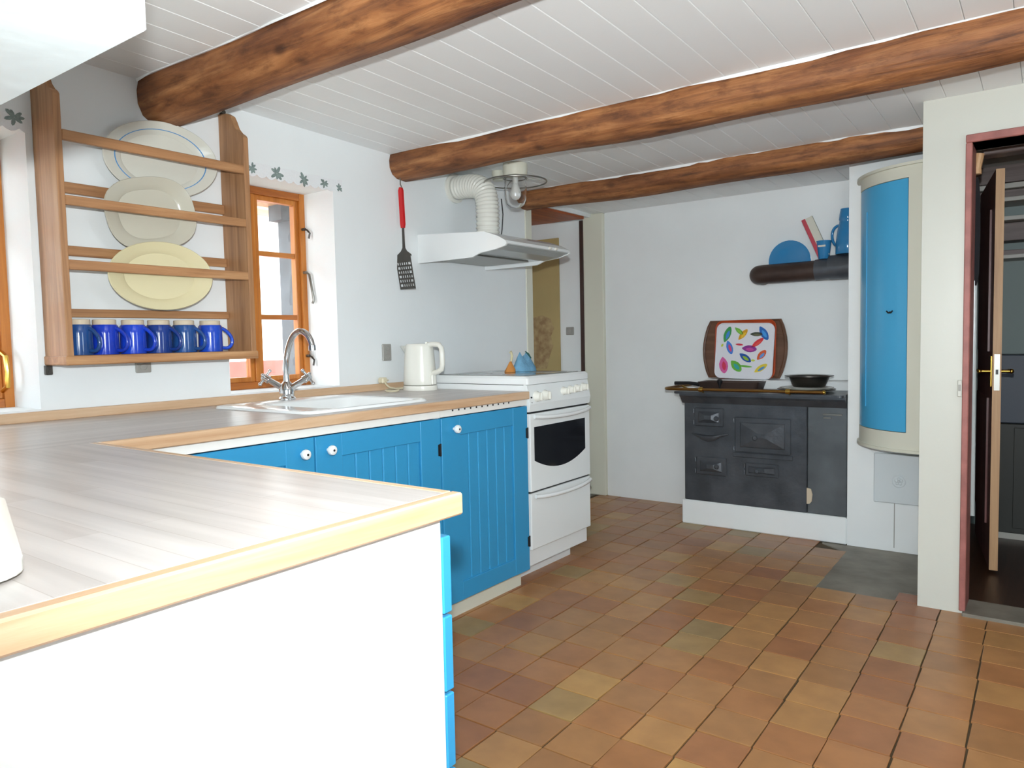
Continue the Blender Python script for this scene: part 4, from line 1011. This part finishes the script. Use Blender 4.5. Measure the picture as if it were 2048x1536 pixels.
to = Thing('serving_tray', 'orange rounded tray squeezed between brown tray and bird tray', 'tray', (-1.53, 4.50, ZS), 'trays leaning behind the stove')
b = B(); q = B(); q.prism(rrect(-0.188, 0.188, 0.0, 0.360, 0.045), 'y', -0.006, 0.0, 0.002); b.add(q, lean(b, -1.535, 4.515, ZS+0.004, 5)); to.part('board', b, M_TRAYO)
b = B(); q = B(); q.tube([(x_, -0.008, z_) for x_, z_ in rrect(-0.184, 0.184, 0.004, 0.356, 0.043)], 0.006, 6, True); b.add(q, lean(b, -1.535, 4.515, ZS+0.004, 5)); to.part('rim', b, M_TRAYO, 50)
tw = Thing('serving_tray', 'white square tray printed with colourful birds leaning in front of the orange tray', 'tray', (-1.53, 4.47, ZS), 'trays leaning behind the stove')
LM = lean(None, -1.533, 4.482, ZS+0.004, 6, 1.5)
b = B(); q = B(); q.prism(rrect(-0.178, 0.178, 0.0, 0.342, 0.04), 'y', -0.006, 0.0, 0.002); b.add(q, LM); tw.part('board', b, M_TRAYW)
b = B(); q = B(); q.tube([(x_, -0.008, z_) for x_, z_ in rrect(-0.175, 0.175, 0.003, 0.339, 0.038)], 0.004, 6, True); b.add(q, LM); tw.part('rim', b, M_TRAYW, 50)
# bird print: u,v in 0..1 over the tray (v from top), angle, length, width, colour, belly colour
BIRDS = [(.15, .17, 72, .30, .10, (70, 160, 90), (70, 140, 220)), (.46, .17, 52, .24, .075, (225, 165, 40), (240, 200, 60)), (.38, .10, -40, .20, .06, (120, 190, 80), (150, 200, 70)), (.72, .16, 0, .22, .06, (70, 80, 70), (110, 110, 80)),
         (.86, .14, -58, .28, .10, (50, 110, 190), (70, 160, 230)), (.75, .33, 40, .26, .07, (225, 60, 70), (235, 90, 80)), (.60, .45, -4, .26, .10, (150, 60, 150), (200, 80, 160)), (.40, .37, -5, .14, .03, (215, 60, 80), (215, 60, 80)),
         (.21, .43, -70, .26, .09, (70, 130, 220), (220, 80, 130)), (.53, .63, -35, .25, .09, (40, 90, 170), (150, 190, 60)), (.84, .57, 50, .22, .09, (225, 100, 60), (110, 160, 225)), (.11, .79, -80, .30, .13, (220, 100, 165), (215, 60, 90)),
         (.36, .80, -45, .26, .12, (110, 185, 70), (60, 170, 170)), (.53, .80, -4, .26, .03, (110, 185, 70), (110, 185, 70)), (.84, .83, 35, .26, .08, (235, 210, 70), (90, 150, 200)), (.06, .39, 60, .06, .03, (200, 210, 80), (200, 210, 80)), (.68, .68, 0, .08, .03, (210, 220, 90), (210, 220, 90))]
cm = {}
def cmat(c):
    if c not in cm: cm[c] = mat('tray_print_%d_%d_%d' % c, s(*c), 0.3)
    return cm[c]
for (u, v, ang, L, Wd, c1, c2) in [(q[0], q[1], q[2], q[3]*1.12, q[4]*1.4, q[5], q[6]) for q in BIRDS]:
    def shape(L, Wd, off):
        pts = []
        a = math.radians(ang)
        for k in range(14):
            t_ = k/14*2*PI; lx = L*0.5*math.cos(t_); lz = Wd*0.5*math.sin(t_)*(1-0.55*math.cos(t_)**2*(1 if math.cos(t_) < 0 else 0.3))
            uu = u + lx*math.cos(a) - lz*math.sin(a) + off[0]; vv = (1-v) + lx*math.sin(a) + lz*math.cos(a) + off[1]
            pts.append((-0.158+0.316*uu, 0.016+0.308*vv))
        return pts
    b = B(); q = B(); q.prism(shape(L, Wd, (0, 0)), 'y', -0.0067, -0.0059); b.add(q, LM); bd = tw.part('bird_print', b, cmat(c1))
    b = B(); q = B(); q.prism(shape(L*0.55, Wd*0.45, (0.01, -0.012)), 'y', -0.0072, -0.0066); b.add(q, LM); tw.part('belly_print', b, cmat(c2), parent=bd)
# black knob of an oven key standing in front of the tray
b = B().lathe([(0.010, 0), (0.006, 0.004), (0.005, 0.03), (0.016, 0.05), (0.017, 0.06), (0.010, 0.068), (0, 0.07)], (-1.563, 4.175, ZT+0.0005), 14)
one('stove_lid_lifter', b, M_BLACK, (-1.563, 4.175, ZT), 'small black knobbed stove lifter standing before the bird tray', 'stove tool', None, 40)
# plates and bowl
px, py = -1.105, 4.27
b = B().lathe([(0.085, 0), (0.09, 0.004), (0.150, 0.016), (0.153, 0.019), (0.15, 0.020), (0.088, 0.008), (0, 0.007)], (px, py, ZT+0.0005), 40)
one('dinner_plate', b, M_STEEL, (px, py, ZT), 'flat grey metal plate under the white plate on the stove', 'plate', None, 40)
b = B().lathe([(0.08, 0), (0.085, 0.004), (0.138, 0.015), (0.141, 0.018), (0.138, 0.019), (0.083, 0.008), (0, 0.007)], (px+0.005, py-0.012, ZT+0.010), 40)
one('dinner_plate', b, M_PLATEW, (px+0.005, py-0.012, ZT+0.01), 'white round plate holding the dark bowl on the stove', 'plate', None, 40)
b = B().lathe([(0.078, 0), (0.082, 0.002), (0.095, 0.03), (0.106, 0.056), (0.128, 0.060), (0.128, 0.063), (0.104, 0.0605), (0.092, 0.03), (0.078, 0.006), (0, 0.005)], (px+0.018, py-0.01, ZT+0.0295), 40)
one('metal_bowl', b, M_DARKSTEEL, (px+0.018, py-0.01, ZT+0.03), 'dark metal rimmed bowl standing on the white plate', 'bowl', None, 40)

# ---- flue pipe and blue enamelware
FYP = 4.47
fp_ = Thing('flue_pipe', 'dark brown horizontal stove pipe running into the chimney breast', 'stove pipe', (-1.2, FYP, 1.42))
zc0, r0 = 1.482, 0.056
path = [(-1.445, BY-0.002, zc0-0.003)] + bez((-1.445, BY-0.04, zc0-0.003), (-1.445, FYP+0.02, zc0-0.003), (-1.43, FYP, zc0-0.003), (-1.39, FYP, zc0-0.003), 8) + [(-1.10, FYP, zc0)]
b = B().tube(path, r0, 24); fp_.part('pipe', b, M_RUST, 60)
b = B().cyl((-1.105, FYP, zc0+0.001), (-0.8625, FYP, zc0+0.004), 0.0595, n=24); b.cyl((-1.03, FYP, zc0+0.009), (-0.8625, FYP, zc0+0.009), 0.069, n=24); fp_.part('collar', b, M_IRON, 40)
zpt = zc0+r0
b = B().lathe([(0.07, 0.004), (0.075, 0), (0.118, 0.012), (0.121, 0.016), (0.117, 0.017), (0.074, 0.006), (0, 0.005)], (-1.262, 4.522, zpt+0.012), 36, rot=Matrix.Rotation(math.radians(96), 3, 'X'))
one('enamel_plate', b, M_ENAMELB, (-1.262, 4.53, zpt), 'round blue enamel plate standing on the stove pipe', 'plate', None, 40)
cu = Thing('enamel_cup', 'blue enamel cup holding a red and white box on stove pipe', 'cup', (-1.06, FYP, zpt+0.004))
cz = zpt+0.0045
b = B().lathe([(0.027, 0), (0.030, 0.003), (0.040, 0.098), (0.042, 0.102), (0.0385, 0.102), (0.029, 0.006), (0, 0.005)], (-1.062, FYP, cz), 28); cu.part('cup', b, M_ENAMELB, 40)
b = B().box(-1.085, -1.045, FYP-0.0385, FYP-0.0365, cz+0.066, cz+0.076); cu.part('printed_word_band', b, M_CARD)
bx = Thing('match_box', 'red and white tall cardboard box leaning out of blue cup', 'box', (-1.075, FYP, cz+0.01))
mb = Matrix.Translation((-1.057, FYP-0.004, cz+0.012)) @ Matrix.Rotation(math.radians(-23), 4, 'Y')
b = B(); q = B(); q.box(-0.030, 0.030, -0.010, 0.010, 0.0, 0.245); b.add(q, mb); bx.part('carton', b, M_CARD)
b = B(); q = B(); q.box(-0.0315, -0.010, -0.0115, 0.0115, 0.001, 0.247); b.add(q, mb); bx.part('red_side', b, M_CARDR)
jg = Thing('enamel_jug', 'tall blue enamel coffee pot on the stove pipe against the chimney', 'jug', (-0.932, FYP, 1.56))
jz = zc0+0.009+0.069+0.0005
b = B().lathe([(0.060, 0), (0.063, 0.004), (0.062, 0.06), (0.054, 0.13), (0.046, 0.165), (0.043, 0.185), (0.046, 0.19), (0.044, 0.215), (0.038, 0.25), (0.0, 0.252)], (-0.937, FYP, jz), 30); jg.part('pot', b, M_ENAMELB, 40)
b = B().tube(bez((-0.985, FYP+0.02, jz+0.165), (-1.045, FYP+0.045, jz+0.165), (-1.035, FYP+0.045, jz+0.06), (-0.993, FYP+0.02, jz+0.05), 14), 0.008, 8); jg.part('handle', b, M_ENAMELB, 60)

# ---- quarter-round corner cupboard
cc = Thing('corner_cupboard', 'cream quarter-round corner cupboard with blue curved door on chimney', 'cupboard', (-0.55, 4.02, 0.565))
CC = (-0.4315, CY-0.0015)
def arc(r, a0, a1, n=18): return [(CC[0]-r*math.cos(math.radians(a0+(a1-a0)*i/n)), CC[1]-r*math.sin(math.radians(a0+(a1-a0)*i/n))) for i in range(n+1)]
b = B().prism([CC] + arc(0.348, 0, 90), 'z', 0.575, 1.865); cc.part('body', b, M_CREAM2, 30)
b = B().prism(arc(0.368, 0, 90) + arc(0.348, 90, 0), 'z', 1.815, 1.87, 0.001)
b.prism(arc(0.368, 0, 90) + arc(0.348, 90, 0), 'z', 0.575, 0.655, 0.001)
b.prism(arc(0.368, 0, 13, 6) + arc(0.348, 13, 0, 6), 'z', 0.655, 1.815, 0.001)
b.prism(arc(0.368, 73, 90, 6) + arc(0.348, 90, 73, 6), 'z', 0.655, 1.815, 0.001); cc.part('face_frame', b, M_CREAM2, 30)
b = B().prism([CC] + arc(0.385, 0, 90), 'z', 1.868, 1.880); cc.part('cornice', b, M_CREAM2, 30)
b = B().prism([CC] + arc(0.378, 0, 90), 'z', 0.563, 0.576); cc.part('base_moulding', b, M_CREAM2, 30)
b = B().prism(arc(0.3665, 13.5, 72.5) + arc(0.3485, 72.5, 13.5), 'z', 0.658, 1.812, 0.001); cd_ = cc.part('door', b, M_BLUEP, 30)
b = B().prism(arc(0.3695, 31, 33.5, 3) + arc(0.366, 33.5, 31, 3), 'z', 0.76, 1.70); cc.part('bead', b, M_BLUEP, 30, cd_)
kp = arc(0.368, 61, 62, 1)[0]; kd = Vector((-math.cos(math.radians(61)), -math.sin(math.radians(61)), 0))
b = B().cyl(Vector((*kp, 1.212)), Vector((*kp, 1.212))+kd*0.012, 0.004, n=8); e_ = Vector((*kp, 1.212))+kd*0.012; tn = Vector((-kd.y, kd.x, 0))
b.tube([e_-tn*0.016+Vector((0, 0, .006)), e_-tn*0.006+Vector((0, 0, -.003)), e_+tn*0.006+Vector((0, 0, -.003)), e_+tn*0.016+Vector((0, 0, .006))], 0.0035, 6); cc.part('key', b, M_BLACK, 40, cd_)

# ---- soot hatch
hs = Thing('soot_hatch', 'white iron soot hatch with flower emblem on the chimney breast', 'hatch', (-0.62, CY, 0.25))
b = B().box(-0.745, -0.437, CY-0.010, CY-0.0005, 0.505, 0.528, 0.003); hs.part('frame', b, M_PLASTERW)
b = B().box(-0.732, -0.437, CY-0.022, CY-0.0005, 0.252, 0.505, 0.004); hd_ = hs.part('door', b, M_HATCHGREY)
b = B(); R_ = Matrix.Rotation(PI/2, 3, 'X')
b.tube([(-0.616+0.030*math.cos(2*PI*k/24), CY-0.023, 0.367+0.030*math.sin(2*PI*k/24)) for k in range(24)], 0.003, 6, True)
for k in range(5):
    a = 2*PI*k/5+PI/2; b.sphere((-0.616+0.013*math.cos(a), CY-0.023, 0.367+0.013*math.sin(a)), 0.008, 8, 6, (1, 0.5, 1))
b.sphere((-0.616, CY-0.025, 0.367), 0.007, 8, 6); hs.part('flower_emblem', b, M_HATCHGREY, 40, hd_)
b = B().box(-0.640, -0.636, CY-0.0015, CY-0.0003, 0.02, 0.252); hs.part('drip_stain', b, M_GREYPL)

# ================================================================== DOORWAY AND HALL
# small switch on the wall beside the doorway
t = Thing('light_switch', 'narrow cream light switch on wall edge beside the doorway', 'switch', (-0.285, PY, 0.90))
t.part('plate', B().box(-0.300, -0.2845, PY-0.012, PY-0.0005, 0.862, 0.928, 0.003), M_CREAM); t.part('rocker', B().box(-0.296, -0.288, PY-0.016, PY-0.011, 0.885, 0.910, 0.001), M_GREYPL)
# open door leaf seen edge-on
dl = Thing('hall_door', 'dark red door standing open in the hall seen edge-on', 'door', (-0.21, 4.0, 0))
A = Vector((-0.222, 4.005, 0)); Dv = Vector((-0.125, 0.84, 0)).normalized(); Nv = Vector((Dv.y, -Dv.x, 0)); TD = 0.034
def leafbox(a0, a1, n0, n1, z0, z1):
    b = B(); pts = []
    for a_, n_ in ((a0, n0), (a1, n0), (a1, n1), (a0, n1)):
        p = A + Dv*a_ + Nv*n_; pts.append((p.x, p.y))
    return b.prism(pts, 'z', z0, z1)
dl.part('leaf', leafbox(0.004, 0.73, 0.0, TD, 0.012, 1.84), M_DARKRED)
dl.part('lock_edge', leafbox(-0.001, 0.004, 0.0, TD, 0.012, 1.84), M_LEAFEDGE)
for z0, z1 in ((0.20, 0.80), (1.02, 1.68)):
    dl.part('raised_panel', leafbox(0.14, 0.66, -0.008, 0.0, z0, z1), M_DARKRED)
dl.part('lock_plate', leafbox(-0.003, -0.001, 0.006, TD-0.006, 0.845, 1.01), M_STEEL)
dl.part('latch', leafbox(-0.006, -0.002, 0.012, TD-0.012, 0.918, 0.94), M_BLACK)
for sgn, n0 in ((-1, 0.0), (1, TD)):
    p = A + Dv*0.06 + Nv*n0; p.z = 0.93
    e = p + Nv*(0.045*sgn)
    b = B().cyl(p, e, 0.008, n=10); b.tube([e, e + Dv*0.04, e + Dv*0.10], [0.009, 0.008, 0.007], 10); b.sphere(e, 0.011, 10, 8)
    dl.part('lever_handle', b, M_BRASS, 50)
    b = leafbox(0.04, 0.08, n0 if sgn > 0 else -0.003, n0+0.003 if sgn > 0 else n0, 0.86, 1.0); dl.part('escutcheon', b, M_BRASS)
# brush hanging upside down beside the frame
br = Thing('broom', 'black bristled broom hanging head up behind the red door frame', 'broom', (-0.262, 3.545, 0.36))
b = B().loft([[(-0.266-w, 3.523, z), (-0.260+w, 3.523, z), (-0.260+w*0.9, 3.565, z), (-0.266-w*0.9, 3.565, z)] for w, z in ((0.006, 1.30), (0.013, 1.35), (0.015, 1.53), (0.012, 1.66), (0.005, 1.73))]); br.part('bristles', b, M_BLACKC, 40)
b = B().cyl((-0.258, 3.5325, 0.36), (-0.262, 3.5325, 1.32), 0.010, n=12); br.part('stick', b, M_PLASTICG, 40)
b = B().cyl((-0.264, 3.5385, 1.755), (-0.252, 3.5385, 1.825), 0.017, n=12); b.cyl((-0.264, 3.5415, 1.745), (-0.264, 3.5415, 1.762), 0.0205, n=12)
one('coat_peg', b, M_LEAFEDGE, (-0.26, 3.54, 1.745), 'round wooden peg above the broom inside the doorway', 'peg')
# boards and cupboard in the hall
def hb(name, label, cat, x0, x1, y0, y1, z0, z1, m_):
    t = B().box(x0, x1, y0, y1, z0, z1, 0.004)
    return one(name, t, m_, ((x0+x1)/2, (y0+y1)/2, z0), label, cat)
t = Thing('hall_shelf', 'stack of brown and pale boards high on the hall wall', 'shelf', (0.5, 4.7, 1.5))
for (z0, z1, y0, m_) in ((1.905, 2.02, 4.80, M_HALLBROWN), (1.868, 1.895, 4.76, M_HALLPALE), (1.825, 1.865, 4.80, M_HALLBROWN), (1.800, 1.822, 4.76, M_HALLPALE), (1.700, 1.722, 4.76, M_HALLPALE), (1.600, 1.695, 4.84, M_HALLBROWN), (1.500, 1.52, 4.78, M_HALLPALE), (1.52, 1.548, 4.82, M_HALLBROWN)):
    t.part('shelf_board', B().box(-0.425, 1.6, y0, 4.995, z0, z1, 0.002), m_)
t = Thing('hall_cupboard', 'dark low cupboard with blue-grey top section against the hall wall', 'cupboard', (0.4, 4.85, 0))
t.part('lower_case', B().box(-0.26, 1.4, 4.72, 4.995, 0.03, 0.62, 0.004), M_HALLBLK)
t.part('upper_case', B().box(-0.26, 1.4, 4.75, 4.995, 0.62, 0.985, 0.004), M_HALLDARK)
t.part('base_strip', B().box(-0.26, 1.4, 4.73, 4.99, -0.004, 0.03), M_HALLPALE)
for x_ in (0.02, 0.42, 0.82):
    t.part('cupboard_door', B().box(x_-0.18, x_+0.18, 4.712, 4.72, 0.06, 0.60, 0.002), M_HALLBLK)
b = B().box(-0.26, 0.9, 3.80, 3.90, 1.868, 2.055, 0.004); one('hall_beam', b, M_HALLBROWN, (0.3, 3.85, 1.87), 'brown ceiling beam just inside the doorway of the hall', 'beam')

# ================================================================== OUTDOORS (seen through the panes)
b = B().box(-40, XO-0.02, -30, 40, -0.32, -0.30); struct('ground', b, M_OUTGROUND)
oh = Thing('outbuilding', 'white limewashed outbuilding with tarred timber seen through the windows', 'building', (-7, 4, -0.3))
oh.part('wall', B().box(-7.4, -7.0, -4, 14, -0.3, 2.6), M_OUTWHITE)
oh.part('roof', B().prism([(-8.5, 3.6), (-6.6, 2.45), (-6.6, 2.52), (-8.5, 3.75)], 'y', -4, 14), M_PINE)
oh.part('brick_base', B().box(-7.0, -6.96, -4, 14, -0.3, 0.95), M_OUTRED)
pp = Thing('porch_post', 'grey tarred timber porch post with eave board outside window', 'post', (-3.8, 2.9, -0.3))
pp.part('post', B().box(-3.86, -3.74, 2.865, 2.975, -0.3, 1.99), M_OUTTAR)
pp.part('bracket', B().box(-3.86, -3.74, 2.80, 2.975, 1.868, 1.96), M_OUTTAR)
pp.part('eave_board', B().box(-3.9, -3.7, 2.2, 3.3, 1.96, 2.03), M_PINE)
